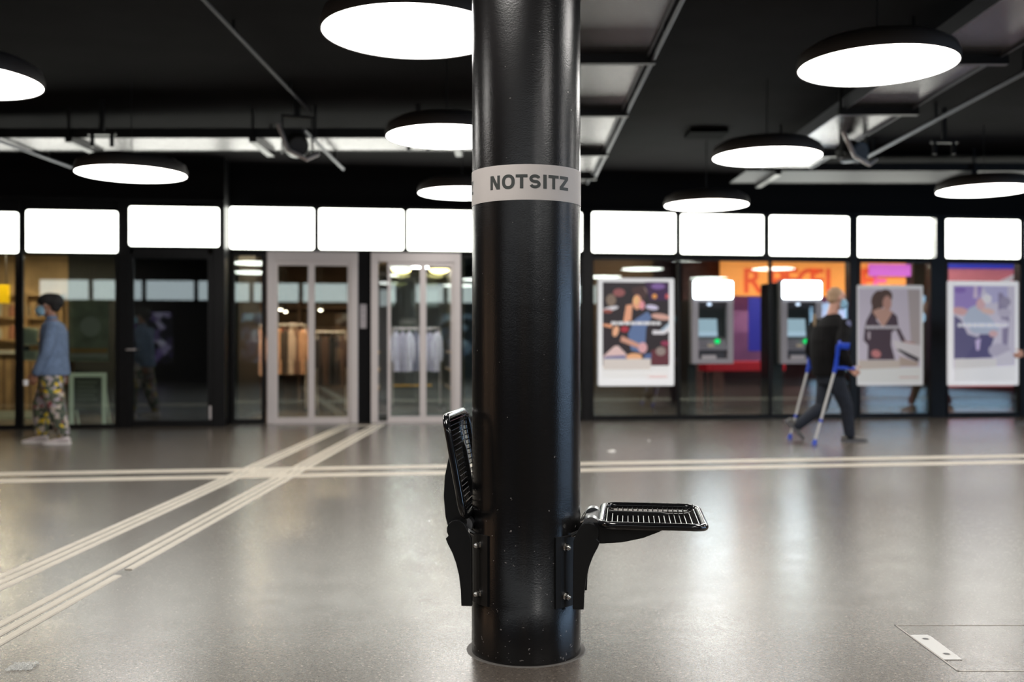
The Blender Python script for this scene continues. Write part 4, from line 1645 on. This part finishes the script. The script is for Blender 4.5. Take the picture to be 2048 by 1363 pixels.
sh = [((.46, .40, .40), [(1815, 578), (1840, 578), (1840, 700), (1822, 690)]),
      (HRC, blob(1757, 600, 15, 20, 15)), (HRC, [(1748, 595), (1770, 600), (1750, 645), (1741, 628)]), (HRC, blob(1771, 592, 14, 14)),
      ((.52, .28, .22), blob(1774, 606, 9, 15)), ((.55, .32, .25), [(1744, 622), (1758, 616), (1776, 618), (1786, 624), (1772, 652), (1764, 652)]), 
      (DR, [(1733, 640), (1743, 622), (1752, 640), (1766, 655), (1776, 640), (1785, 624), (1794, 632), (1797, 655), (1783, 664), (1782, 690), (1790, 719), (1735, 719), (1736, 690), (1727, 680), (1729, 655)]),
      (DR, [(1790, 655), (1798, 655), (1812, 683), (1804, 686)]), ((.55, .46, .50), [(1735, 665), (1740, 662), (1740, 678), (1736, 678)]),
      ((.50, .30, .28), [(1805, 681), (1830, 684), (1828, 690), (1808, 688)]), ((.58, .22, .22), blob(1752, 707, 10, 8, 20)),
      ((.70, .66, .68), [(1785, 680), (1840, 690), (1840, 722), (1794, 705)]), ((.06, .05, .06), [(1792, 698), (1800, 698), (1838, 716), (1836, 724), (1815, 714)]),
      ((.60, .52, .46), [(1717, 720), (1800, 720), (1800, 738), (1717, 738)]), ((.48, .38, .32), [(1798, 712), (1836, 724), (1836, 732), (1800, 732)]),
      ((.76, .76, .74), [(1717, 738), (1841, 733), (1841, 764), (1717, 764)])]
sh += textline(1731, 1796, 654, 6, (.62, .58, .62), 12)
sh += textline(1798, 1836, 754, 2.5, (.62, .42, .40), 8)
poster(1715, 1846, 570, 770, 1717, 1841, 577, 764, 'middle poster of a person in a dark dress, right of the walking person', sh, (.62, .56, .65), .2)
sh = [((.30, .22, .50), [(1908, 572), (1965, 572), (1955, 620), (1908, 618)]), ((.22, .14, .42), blob(1920, 580, 12, 6)), ((.56, .46, .60), [(1948, 572), (1954, 572), (1956, 596), (1946, 596)]),
      ((.42, .40, .60), [(1965, 572), (2015, 572), (2015, 600), (1985, 606)]),
      ((.60, .36, .36), blob(1920, 622, 18, 8, 8)), ((.42, .47, .58), [(1938, 616), (1955, 608), (1985, 640), (2000, 660), (1975, 668), (1945, 665), (1925, 640)]),
      ((.12, .11, .22), [(1908, 630), (1922, 640), (1935, 668), (1975, 680), (1985, 715), (1908, 717)]), ((.10, .09, .20), [(1960, 668), (1990, 668), (1975, 715), (1930, 717)]),
      ((.62, .40, .42), blob(1961, 608, 9, 12)), ((.70, .68, .72), blob(1974, 597, 9, 9)), ((.65, .46, .42), blob(1975, 622, 14, 6, 10)),
      ((.25, .22, .34), [(1996, 585), (2004, 585), (2012, 600), (2018, 640), (2014, 700), (2004, 700), (2004, 640), (1996, 625)]), ((.30, .27, .38), blob(2010, 603, 11, 10)),
      ((.46, .43, .54), blob(2008, 625, 14, 9)), ((.52, .49, .60), blob(2005, 647, 13, 9)), ((.44, .41, .52), blob(1998, 700, 22, 14)), ((.60, .40, .42), blob(1986, 667, 9, 7)),
      ((.55, .46, .70), [(1950, 680), (1961, 676), (1958, 700), (1952, 700)]), ((.60, .58, .66), [(1990, 714), (2018, 700), (2026, 715), (2026, 730), (1992, 730)]),
      ((.70, .68, .68), [(1908, 717), (1992, 717), (1992, 738), (1908, 738)]), ((.82, .82, .84), [(1906, 737), (2030, 731), (2030, 763), (1906, 763)])]
sh += textline(1915, 2015, 650, 7, (.74, .74, .80), 12)
poster(1897, 2037, 562, 770, 1906, 2030, 571, 763, 'rightmost poster of a grey haired person leaning over machine parts', sh, (.55, .52, .62), .45)


# ------------------------------------------------------------------ cash machines
def atm(px0, px1, label, group='cash machines'):
    v = .06
    u0, u1 = wu(px0, v), wu(px1, v)
    pm = (px0 + px1) / 2
    z0, z1 = wz(pm, 727, v), wz(pm, 560, v)
    t = thing('cash_machine', label, 'cash machine', W((u0 + u1) / 2, v, z0), ROT, group)
    wd, H = u1 - u0, z1 - z0
    h = wd / 2

    def zz(py):
        return wz(pm, py, v) - z0

    def xx(f):
        return -h + wd * f
    g = mat('light_grey_plastic', (.36, .34, .37), .45)
    g2 = mat('mid_grey_plastic', (.20, .19, .22), .45)
    dk = mat('charcoal_plastic', (.045, .045, .055), .4)
    xl, xr = xx(.15), xx(.86)
    zt, zb = zz(604), zz(717)
    # fascia with a recess
    b = MB()
    b.box(-h, xl, 0, .10, 0, H).box(xr, h, 0, .10, 0, H).box(xl, xr, 0, .10, zt, H).box(xl, xr, 0, .10, 0, zb)
    b.build('fascia', g, t, bevel=.004)
    MB().box(-h, h, .10, .16, 0, H).build('machine_body', g, t)
    b = MB()
    b.prism([(.0, zt), (.095, zt), (.095, zz(640)), (.05, zt - .03)], xl, xr, 'x')
    b.build('recess_hood', dk, t)
    MB().box(xl, xr, .094, .10, zz(674), zt).build('recess_back', dk, t)
    b = MB()
    b.prism([(.0, zt), (.095, zt), (.095, zz(674)), (.02, zz(674))], xr - .012, xr, 'x')
    b.build('recess_cheek', g2, t)
    # header light
    pts = []
    r = .03
    a0_, a1_ = -h + .015, h - .015
    b0_, b1_ = zz(597), zz(562)
    for cx, cz, a0 in ((a1_ - r, b0_ + r, -90), (a1_ - r, b1_ - r, 0), (a0_ + r, b1_ - r, 90), (a0_ + r, b0_ + r, 180)):
        for k in range(5):
            a = math.radians(a0 + k * 22.5)
            pts.append((cx + r * math.cos(a), cz + r * math.sin(a)))
    MB().prism(pts, -.012, 0, 'y').build('header_light', emis('atm_header', (.80, .94, 1.0), 15), t)
    MB().ell((xx(.42), .02, zz(608)), (.035, .015, .022)).build('recess_lamp', emis('atm_lamp', (.65, .8, 1), 1.6), t, smooth=True)
    # tilted screen
    b = MB()
    b.prism([(.088, zz(637)), (.094, zz(637)), (.07, zz(672)), (.055, zz(672))], xx(.16), xx(.64), 'x')
    b.build('screen', emis('atm_screen', (.50, .68, .85), .85), t)
    # keypad shelf
    b = MB()
    b.prism([(.0, zz(700)), (.095, zz(700)), (.095, zz(673)), (.075, zz(673)), (.0, zz(697))], xl, xr, 'x')
    b.build('keypad_shelf', g2, t)
    kp = MB()
    for i in range(4):
        for j in range(3):
            x = xx(.20) + i * .028
            kp.box(x, x + .02, .0 + j * .02, .015 + j * .02, zz(697) + .012 + j * .045, zz(697) + .022 + j * .045)
    kp.build('keypad', dk, t)
    MB().ell((xx(.61), .01, zz(682)), (.042, .02, .034)).build('card_slot_light', emis('green_slot', (.0, .85, .18), 1.1), t, smooth=True)
    MB().box(xx(.38), xx(.52), .0, .03, zz(693), zz(688)).build('note_label', mat('beige_label', (.6, .5, .35), .5), t)
    MB().box(xl, xr, .05, .10, zb, zz(700)).build('tray_back', dk, t)
    MB().box(xx(.24), xx(.58), .0, .05, zb, zz(710)).build('cash_tray', mat('pale_tray', (.52, .48, .50), .4), t, bevel=.004)
    # housing behind the glass line
    return t


atm(1385, 1467, 'left cash machine with lit header, between the guitarist poster and the blue panel')
atm(1563, 1644, 'right cash machine with lit header, partly behind the walking person')
# dark housings of the machines inside the window
flat_panel('machine_housing', 'dark narrow housing column left of the left cash machine', 'housing', 1376, 1392, 600, 838, -.12, mat('dark_housing', (.03, .03, .035), .4), th=.5, base=0)
flat_panel('machine_housing', 'dark housing column left of the right cash machine', 'housing', 1546, 1566, 565, 838, -.12, mat('dark_housing', (.03, .03, .035)), th=.5, base=0)

# call plate on the pier
v = .015
u0, u1 = wu(720, v), wu(733, v)
z0, z1 = wz(726, 656, v), wz(726, 608, v)
t = thing('call_plate', 'pale lift call plate on the dark pier between the silver doors', 'call plate', W((u0 + u1) / 2, v, z0), ROT)
h = (u1 - u0) / 2
MB().box(-h, h, 0, .014, 0, z1 - z0).build('plate', mat('pale_plate', (.55, .50, .52), .4), t, bevel=.003)
for z in (.30, .22, .13):
    MB().cyl((0, 0, z), (0, -.006, z), .012, n=14).build('button', mat('grey_button', (.2, .2, .22), .4), t)


# ------------------------------------------------------------------ people
def remeshed(mb, name, m, parent, voxel=.008, smooth=2):
    me = bpy.data.meshes.new(name)
    me.from_pydata([tuple(p) for p in mb.v], [], mb.f)
    bm = bmesh.new()
    bm.from_mesh(me)
    bmesh.ops.recalc_face_normals(bm, faces=bm.faces)
    bm.to_mesh(me)
    bm.free()
    o = bpy.data.objects.new(name, me)
    COL.objects.link(o)
    r = o.modifiers.new('r', 'REMESH')
    r.mode = 'VOXEL'
    r.voxel_size = voxel
    if smooth:
        q = o.modifiers.new('s', 'SMOOTH')
        q.iterations = smooth
        q.factor = .5
    dg = bpy.context.evaluated_depsgraph_get()
    me2 = bpy.data.meshes.new_from_object(o.evaluated_get(dg))
    bpy.data.objects.remove(o)
    me2.materials.clear()
    me2.materials.append(m)
    me2.polygons.foreach_set('use_smooth', [True] * len(me2.polygons))
    inv = PM(parent).inverted() if parent else None
    if inv:
        me2.transform(inv)
    o = bpy.data.objects.new(name, me2)
    COL.objects.link(o)
    if parent:
        o.parent = parent
    return o


def lv(a, b, t):
    return Vector(a) * (1 - t) + Vector(b) * t


def limb(mb, pts, rs):
    for i in range(len(pts) - 1):
        mb.cap(Vector(pts[i]), rs[i], Vector(pts[i + 1]), rs[i + 1])


def hand(mb, wrist, d, side, nrm, curl=.6, s=1.0, thumb=1.0):
    """palm from the wrist along d, five fingers; side = thumb side, nrm = palm-facing direction"""
    d = Vector(d).normalized()
    side = Vector(side)
    side = (side - d * side.dot(d)).normalized()
    nrm = d.cross(side) * (1 if d.cross(side).dot(Vector(nrm)) > 0 else -1)
    wrist = Vector(wrist)
    pe = wrist + d * .085 * s
    for k in range(4):
        off = side * (.030 - .020 * k) * s
        mb.cap(wrist + off * .6, .015 * s, pe + off, .0125 * s, n=10)
    Ls = (.070, .078, .073, .056)
    for k in range(4):
        p = pe + side * (.030 - .020 * k) * s
        dd = d.copy()
        ang = curl * .5
        for j, f in enumerate((.45, .32, .23)):
            dd = (d * math.cos(ang) + nrm * math.sin(ang)).normalized()
            q = p + dd * Ls[k] * f * s
            mb.cap(p, (.0098 - .0008 * j) * s, q, (.0090 - .0010 * j) * s, n=8)
            p = q
            ang += curl
    p = wrist + d * .025 * s + side * .022 * s
    dd = (d * .6 + side * .75 * thumb + nrm * .25).normalized()
    for j, f in enumerate((.040, .030, .024)):
        q = p + dd * f * s
        mb.cap(p, (.0125 - .0012 * j) * s, q, (.0115 - .0015 * j) * s, n=8)
        p = q
        dd = (dd + d * .3 + nrm * .25 * curl).normalized()


def head(mb, c, fw, up=(0, 0, 1), s=1.0):
    """head with brow, nose, lips, chin, ears; fw = facing"""
    fw = Vector(fw).normalized()
    up = Vector(up).normalized()
    lt = up.cross(fw).normalized()
    R = Matrix((fw, lt, up)).transposed()
    c = Vector(c)

    def q(x, y, z):
        return c + R @ Vector((x, y, z)) * s
    mb.ell(q(-.012, 0, .03), (.098 * s, .078 * s, .092 * s), R)
    mb.ell(q(.020, 0, -.03), (.070 * s, .060 * s, .085 * s), R)
    mb.ell(q(.052, 0, -.088), (.030 * s, .030 * s, .024 * s), R)      # chin
    mb.cap(q(.082, 0, .012), .010 * s, q(.104, 0, -.022), .0135 * s, n=10)   # nose
    mb.ell(q(.100, .012, -.026), .008 * s)
    mb.ell(q(.100, -.012, -.026), .008 * s)
    mb.ell(q(.082, 0, -.055), (.012 * s, .024 * s, .007 * s), R)     # lips
    mb.ell(q(.080, 0, -.066), (.012 * s, .021 * s, .007 * s), R)
    mb.ell(q(.074, .032, .030), (.014 * s, .024 * s, .008 * s), R)   # brows
    mb.ell(q(.074, -.032, .030), (.014 * s, .024 * s, .008 * s), R)
    for sy in (-1, 1):
        mb.ell(q(.0, sy * .080, -.005), (.020 * s, .009 * s, .032 * s), R)
    return q, R


def eyes(q, R, s, parent):
    for sy in (-1, 1):
        o = MB().ell(q(.072, sy * .031, .006), .013 * s)
        o.add([], [])
        o.build('eye', mat('eye_white', (.7, .68, .65), .3), parent, world=True, smooth=True)


def mask_part(q, R, s, parent, m):
    b = MB()
    n, k = 13, 9
    vs = []
    for j in range(k):
        t = j / (k - 1)
        z = -.005 - .100 * t
        bulge = .030 * math.sin(PI * min(1, t * 1.05)) + .014 * (1 - t)
        for i in range(n):
            a = math.radians(-78 + 156 * i / (n - 1))
            rx = .074 + bulge * math.cos(a) ** 2 + .022
            ry = .074 - .012 * t
            vs.append(q(rx * math.cos(a) - .0, ry * math.sin(a), z))
    fs = [(j * n + i, j * n + i + 1, (j + 1) * n + i + 1, (j + 1) * n + i) for j in range(k - 1) for i in range(n - 1)]
    b.add(vs, fs)
    o = b.build('face_mask', m, parent, world=True, smooth=True)
    sl = o.modifiers.new('thick', 'SOLIDIFY')
    sl.thickness = .003
    b = MB()
    for sy in (-1, 1):
        for z0, z1 in ((-.008, .015), (-.095, -.035)):
            b.tube([q(.018, sy * .074, z0), q(-.0, sy * .088, (z0 + z1) / 2), q(-.012, sy * .085, z1)], .0018, 6)
    b.build('mask_strap', mat('white_strap', (.8, .8, .8), .6), parent, world=True)


def shoe(mb, ankle, toe, heel_z, w_=.045, s=1.0):
    """ankle/toe world points; sole follows the line heel-toe"""
    ankle, toe = Vector(ankle), Vector(toe)
    return mb


def build_shoe(parent, heel, toe, up, m_up, m_sole, s=1.0):
    heel, toe = Vector(heel), Vector(toe)
    d = (toe - heel)
    L = d.length
    d.normalize()
    up = Vector(up)
    up = (up - d * up.dot(d)).normalized()
    sd = up.cross(d)
    prof = [(0.0, .030, .070), (.10, .036, .085), (.25, .037, .088), (.42, .038, .072), (.6, .043, .055), (.78, .046, .042), (.92, .038, .032), (1.0, .020, .020)]
    b = MB()
    n = 14
    vs = []
    for f, w_, h in prof:
        for j in range(n):
            t = 2 * PI * j / n
            x = math.cos(t) * w_
            z = .018 + (h - .018) / 2 * (1 + math.sin(t))
            vs.append(heel + d * (f * L) + sd * x + up * z)
    fs = []
    k = len(prof)
    for i in range(k - 1):
        for j in range(n):
            fs.append((i * n + j, i * n + (j + 1) % n, (i + 1) * n + (j + 1) % n, (i + 1) * n + j))
    fs.append(tuple(range(n)))
    fs.append(tuple(range((k - 1) * n, k * n)))
    b.add(vs, fs)
    sh_ = b.build('shoe', m_up, parent, world=True, smooth=True)
    sole = []
    for f, w_, h in prof:
        sole.append((f * L, w_ + .004))
    out = [(f - .006 if i == 0 else f, w_) for i, (f, w_) in enumerate(sole)]
    pts = [(f, -w_) for f, w_ in out] + [(f, w_) for f, w_ in reversed(out)]
    b = MB()
    n = len(pts)
    vs = [heel + d * f + sd * y for f, y in pts] + [heel + d * f + sd * y + up * .026 for f, y in pts]
    b.add(vs, [tuple(range(n)), tuple(range(n, 2 * n))] + [(i, (i + 1) % n, (i + 1) % n + n, i + n) for i in range(n)])
    b.build('shoe_sole', m_sole, sh_, world=True)
    return sh_


SKIN_D = mat('brown_skin', (.28, .13, .08), .5, noise=.08, nscale=20)
SKIN_L = mat('light_skin', (.60, .32, .24), .5, noise=.08, nscale=20)
MASK = mat('blue_white_mask', (.32, .56, .74), .7)

# ---- person in denim at the left, walking to the left
YW = 11.06


def J(px, py, dy=0.0, Y=YW):
    return P(px, py, Y + dy)


base = Vector(((100 - 1024) / F * YW, YW, 0))
pw = thing('person', 'person in denim jacket and floral trousers walking left past the cafe', 'person', base)
body = MB()
fw = Vector((-1, -.10, 0)).normalized()
hc = J(95, 611)
q, R = head(body, hc, Vector((-1, -.12, -.10)), Vector((-.08, 0, 1)))
neck = J(103, 633)
limb(body, [lv(hc, neck, .4), neck, J(106, 648)], [.052, .05, .06])
chest, waist, hips = J(107, 668), J(106, 706), J(104, 742)
ch = [(J(106, 645), .075, .12, 0), (J(107, 660), .105, .175, 0), (J(106, 690), .105, .165, 0), (J(106, 715), .100, .150, 0), (J(104, 742), .115, .165, 0), (J(103, 758), .10, .15, 0)]
body.loft(ch)
# arms: near is the person's left side (towards the camera)
shN, elN, wrN = J(104, 653, -.17), J(93, 704, -.23), J(72, 747, -.24)
shF, elF, wrF = J(110, 653, .17), J(120, 703, .22), J(127, 745, .20)
for a, e, w_ in ((shN, elN, wrN), (shF, elF, wrF)):
    limb(body, [a, e, w_], [.048, .040, .027])
hand(body, wrN, (wrN - elN), (-.9, -.1, .5), (.0, 1, 0), .75)
hand(body, wrF, (wrF - elF), (-1, 0, .2), (0, -1, 0), .5)
hipN, hipF = J(100, 750, -.09), J(106, 750, .09)
knN, knF = J(112, 812, -.09), J(84, 811, .08)
anN, anF = J(126, 866, -.09), J(82, 862, .08)
for a, k_, n_ in ((hipN, knN, anN), (hipF, knF, anF)):
    limb(body, [a, k_, n_], [.082, .055, .034])
    body.cap(n_, .030, n_ + Vector((-.03, 0, -.02)), .028)
bo = remeshed(body, 'body', SKIN_D, pw, .007)
eyes(q, R, 1, bo)
mask_part(q, R, 1, bo, MASK)
# head wrap
b = MB()
b.ell(q(-.020, 0, .056), (.120, .100, .085), R)
b.ell(q(-.085, 0, .040), (.092, .090, .090), R)
b.ell(q(-.085, 0, -.020), (.055, .072, .055), R)
remeshed(b, 'head_wrap', mat('black_knit', (.012, .011, .011), .8, bump=.6, bscale=90), bo, .007)
# collar scarf
b = MB()
b.lathe([(.050, 0), (.064, .015), (.058, .045), (.05, .05)], 20, tuple(J(103, 640)))
b.build('collar', mat('denim', (.12, .17, .27), .85, noise=.18, nscale=18), bo, world=True, smooth=True)
b = MB()
jr = [(J(105, 640), .055, .09, 0), (J(107, 650), .100, .185, 0), (J(108, 665), .128, .205, 0), (J(108, 690), .135, .20, 0), (J(107, 715), .145, .20, 0), (J(107, 738), .160, .215, 0), (J(107, 750), .165, .215, 0)]
b.loft(jr)
for a, e, w_ in ((shN, elN, wrN), (shF, elF, wrF)):
    limb(b, [a, lv(a, e, .5), e, lv(e, w_, .5), lv(e, w_, .92)], [.072, .068, .062, .058, .050])
remeshed(b, 'denim_jacket', mat('denim', (.12, .17, .27)), bo, .008, 3)
b = MB()
limb(b, [J(104, 700, -.212), J(104, 716, -.214)], [.004, .004])
b.box(*(lambda c: (c.x - .05, c.x + .05, c.y - .006, c.y + .004, c.z - .05, c.z + .045))(J(109, 690, -.2)))
fl_ = floral_mat()
b = MB()
b.loft([(J(105, 738), .115, .168, 0), (J(104, 752), .135, .18, 0), (J(104, 768), .13, .175, 0)])
for a, k_, n_ in ((hipN, knN, anN), (hipF, knF, anF)):
    limb(b, [a, lv(a, k_, .5), k_, lv(k_, n_, .5), n_ + Vector((0, 0, .015))], [.118, .112, .098, .088, .072])
remeshed(b, 'floral_trousers', fl_, bo, .008, 2)
WS = mat('pink_white_shoe', (.62, .54, .54), .6)
WS2 = mat('white_sole', (.75, .70, .68), .6)
hx = anN + Vector((.075, 0, 0))
hx.z = .0
build_shoe(bo, hx, hx + Vector((-.285, -.03, 0)), (0, 0, 1), WS, WS2)
hx = anF + Vector((.075, 0, 0))
hx.z = 0.0
build_shoe(bo, hx, hx + Vector((-.275, -.02, 0)), (0, 0, 1), WS, WS2)
c = wrN + (wrN - elN).normalized() * .12 + Vector((-.025, 0, .0))
b = MB().tube([c + Vector((-.035, 0, -.02)), c + Vector((-.035, 0, .035))], .028, 14, rs=[.024, .030])
b.ell(c + Vector((-.035, 0, .035)), (.03, .03, .008))
tag(b.build('paper_cup', mat('white_cup', (.75, .74, .75), .5), smooth=True), 'small white cup like object held by the person in denim', 'cup')

# ---- person with crutches, walking right
YM = 11.30


def K(px, py, dy=0.0):
    return P(px, py, YM + dy)


base = Vector(((1660 - 1024) / F * YM, YM, 0))
pm_ = thing('person', 'person in black jacket and dark jeans walking right on blue and white crutches', 'person', base)
body = MB()
hc = K(1674, 597)
q, R = head(body, hc, Vector((.98, .12, -.14)), Vector((.10, .03, 1)))
neck = K(1666, 622)
limb(body, [lv(hc, neck, .35), neck, K(1664, 640)], [.060, .060, .07])
A = math.atan2(.45, .89)
tr = [(K(1664, 636), .09, .13, A), (K(1660, 650), .125, .20, A), (K(1657, 680), .135, .195, A), (K(1657, 712), .13, .175, A), (K(1660, 740), .125, .175, A), (K(1662, 756), .11, .165, A)]
body.loft(tr)
shN, elN, wrN = K(1690, 650, -.16), K(1681, 702, -.34), K(1700, 735, -.28)
shF, elF, wrF = K(1634, 650, .12), K(1621, 700, .26), K(1640, 733, .30)
for a, e, w_ in ((shN, elN, wrN), (shF, elF, wrF)):
    limb(body, [a, e, w_], [.055, .044, .030])
hand(body, wrN, (.55, -.1, -.45), (.4, 0, .8), (-.3, .4, -.4), .95)
hand(body, wrF, (.55, .1, -.45), (.4, 0, .8), (-.3, -.4, -.4), .95)
hipN, hipF = K(1668, 752, -.08), K(1654, 752, .08)
knN, knF = K(1693, 812, -.08), K(1644, 812, .06)
anN, anF = K(1699, 868, -.08), K(1594, 851, .05)
for a, k_, n_ in ((hipN, knN, anN), (hipF, knF, anF)):
    limb(body, [a, k_, n_], [.088, .058, .038])
bo = remeshed(body, 'body', SKIN_L, pm_, .007)
eyes(q, R, 1, bo)
mask_part(q, R, 1, bo, MASK)
b = MB()
b.ell(q(-.026, 0, .042), (.095, .081, .088), R)
b.ell(q(-.050, 0, -.01), (.062, .076, .062), R)
remeshed(b, 'hair', mat('short_fair_hair', (.46, .30, .19), .8, bump=.6, bscale=200), bo, .007)
JK = mat('black_jacket', (.0055, .005, .0055), .85, noise=.4, nscale=9, spec=.2)
b = MB()
b.loft([(K(1667, 627), .065, .075, A), (K(1663, 638), .10, .15, A), (K(1658, 652), .150, .225, A), (K(1655, 680), .165, .225, A), (K(1655, 712), .165, .215, A), (K(1657, 740), .160, .21, A), (K(1658, 752), .155, .205, A)])
for a, e, w_ in ((shN, elN, wrN), (shF, elF, wrF)):
    limb(b, [a, lv(a, e, .5), e, lv(e, w_, .5), lv(e, w_, .85)], [.078, .074, .066, .060, .050])
jk = remeshed(b, 'jacket', JK, bo, .008, 3)
b = MB()
b.loft([(K(1659, 738), .135, .19, A), (K(1660, 756), .135, .185, A), (K(1660, 768), .12, .16, A)])
for a, k_, n_ in ((hipN, knN, anN), (hipF, knF, anF)):
    limb(b, [a, lv(a, k_, .5), k_, lv(k_, n_, .5), n_], [.105, .094, .076, .068, .060])
remeshed(b, 'jeans', mat('dark_jeans', (.009, .013, .024), .8, noise=.3, nscale=12), bo, .008, 2)
GS = mat('grey_shoe', (.14, .13, .12), .6, noise=.4, nscale=25)
hx = anN + Vector((-.075, 0, 0))
hx.z = 0
build_shoe(bo, hx, hx + Vector((.285, .05, 0)), (0, 0, 1), GS, mat('dark_sole', (.12, .12, .13), .6))
toe = anF + Vector((.075, 0, 0))
toe.z = .012
d = (toe - (anF + Vector((-.065, 0, .0)))).normalized()
hl = toe - d * .275
build_shoe(bo, hl + Vector((-.02, 0, 0)), toe + Vector((-.005, 0, 0)), Vector((.85, 0, .5)), GS, mat('dark_sole', (.12, .12, .13)))
# emblem patches on the sleeve and back
for (c_, r_), m__ in (((K(1697, 648, -.235), (.03, .012, .045)), mat('blue_grey_patch', (.16, .17, .30), .7)), ((K(1695, 665, -.25), (.028, .012, .02)), mat('pale_patch', (.35, .35, .33), .7)), ((K(1629, 640, -.085), (.022, .012, .075)), mat('gold_patch', (.28, .20, .12), .7))):
    MB().ell(c_, r_).build('emblem_patch', m__, jk, world=True, smooth=True)

BLUE = mat('blue_plastic', (.01, .06, .55), .4)
ALU = mat('pale_aluminium', (.62, .60, .58), .35, .25)


def crutch(tip, ring, cuff, grip, label):
    tip, ring, cuff, grip = map(Vector, (tip, ring, cuff, grip))
    t = thing('forearm_crutch', label, 'crutch', tip, 0, 'forearm crutches')
    d = (ring - tip).normalized()
    b = MB().cyl(tip + d * .05, ring, .0135, n=14)
    b.build('lower_shaft', ALU, t, world=True, smooth=True)
    MB().tube([tip, tip + d * .015, tip + d * .06], .02, 14, rs=[.026, .024, .017]).build('rubber_foot', BLUE, t, world=True, smooth=True)
    MB().cyl(tip + d * .26, tip + d * .29, .0185, n=14).build('height_clip', BLUE, t, world=True, smooth=True)
    MB().tube([ring - d * .06, ring + d * .02, lv(ring, cuff, .5), cuff], .02, 14, rs=[.020, .024, .021, .026]).build('upper_shaft', BLUE, t, world=True, smooth=True)
    gd = (grip - ring)
    MB().cyl(ring, ring + gd * 1.0, .017, .019, n=14).build('hand_grip', BLUE, t, world=True, smooth=True)
    MB().ell(ring + gd * 1.06, .019).build('grip_end', mat('white_grip', (.75, .72, .68), .5), t, world=True, smooth=True)
    # open cuff round the forearm
    b = MB()
    ax = (cuff - ring).normalized()
    f_ = (gd - ax * gd.dot(ax)).normalized()
    s_ = ax.cross(f_)
    ctr = cuff + f_ * .065
    vs = []
    n, k = 17, 4
    for j in range(k):
        for i in range(n):
            a = math.radians(-125 + 250 * i / (n - 1)) + PI
            rr = .066
            vs.append(ctr + f_ * (math.cos(a) * rr) + s_ * (math.sin(a) * rr) + ax * (-.03 + .07 * j / (k - 1)))
    b.add(vs, [(j * n + i, j * n + i + 1, (j + 1) * n + i + 1, (j + 1) * n + i) for j in range(k - 1) for i in range(n - 1)])
    o = b.build('forearm_cuff', BLUE, t, world=True, smooth=True)
    sl = o.modifiers.new('thick', 'SOLIDIFY')
    sl.thickness = .007
    return t


tN = P(1628, 889, F * CH / (889 - HZ))
tN.z = 0
tF = P(1579, 877, F * CH / (877 - HZ))
tF.z = 0
crutch(tN, K(1671, 735, -.34), K(1677, 690, -.40), K(1709, 736, -.30), 'nearer forearm crutch with blue cuff, right of the other one')
crutch(tF, K(1617, 735, .34), K(1621, 688, .36), K(1647, 736, .34), 'farther forearm crutch with blue cuff, behind the walking person')

# ---- person entering at the right edge, hand in front
YR = 13.6


def Q(px, py, dy=0.0):
    return P(px, py, YR + dy)


base = Vector(((2105 - 1024) / F * YR, YR, 0))
pr = thing('person', 'person in dark coat entering from the right edge, only the hand and sleeve in view', 'person', base)
body = MB()
hc = Q(2098, 598)
q, R = head(body, hc, Vector((-1, 0, -.05)))
limb(body, [hc, Q(2104, 622), Q(2106, 636)], [.05, .056, .065])
body.loft([(Q(2106, 632), .08, .13, 0), (Q(2107, 645), .11, .19, 0), (Q(2107, 680), .12, .18, 0), (Q(2106, 705), .115, .165, 0), (Q(2106, 730), .12, .17, 0)])
shN, elN, wrN = Q(2104, 648, -.18), Q(2082, 688, -.25), Q(2050, 705, -.24)
shF, elF, wrF = Q(2108, 648, .18), Q(2120, 690, .23), Q(2124, 722, .2)
for a, e, w_ in ((shN, elN, wrN), (shF, elF, wrF)):
    limb(body, [a, e, w_], [.052, .042, .029])
hand(body, wrN, (-1, 0, -.35), (-.3, 0, .9), (.2, .9, 0), .6)
hand(body, wrF, (wrF - elF), (-1, 0, .2), (0, -1, 0), .5)
lg = ((Q(2103, 738, -.08), Q(2085, 785, -.08), Q(2066, 828, -.08)), (Q(2107, 738, .08), Q(2118, 785, .08), Q(2140, 826, .08)))
for l in lg:
    limb(body, list(l), [.085, .056, .036])
bo = remeshed(body, 'body', SKIN_L, pr, .008)
eyes(q, R, 1, bo)
b = MB()
b.ell(q(-.026, 0, .045), (.098, .083, .088), R)
b.ell(q(-.050, 0, -.01), (.065, .078, .07), R)
remeshed(b, 'hair', mat('dark_hair', (.02, .015, .012), .8, bump=.6, bscale=200), bo, .008)
CO = mat('dark_coat', (.014, .015, .022), .8, noise=.3)
b = MB()
b.loft([(Q(2105, 628), .07, .09, 0), (Q(2107, 640), .13, .2, 0), (Q(2107, 680), .15, .21, 0), (Q(2106, 715), .15, .2, 0), (Q(2106, 752), .17, .21, 0)])
for a, e, w_ in ((shN, elN, wrN), (shF, elF, wrF)):
    limb(b, [a, e, lv(e, w_, .92)], [.078, .066, .052])
remeshed(b, 'coat', CO, bo, .008, 2)
b = MB()
for l in lg:
    limb(b, list(l), [.10, .075, .06])
remeshed(b, 'trousers', mat('brown_trousers', (.045, .028, .02), .8), bo, .008, 2)
for l in lg:
    hx = l[2] + Vector((.075, 0, 0))
    hx.z = 0
    build_shoe(bo, hx, hx + Vector((-.28, 0, 0)), (0, 0, 1), mat('dark_shoe', (.02, .02, .02), .4), mat('dark_sole', (.12, .12, .13)))
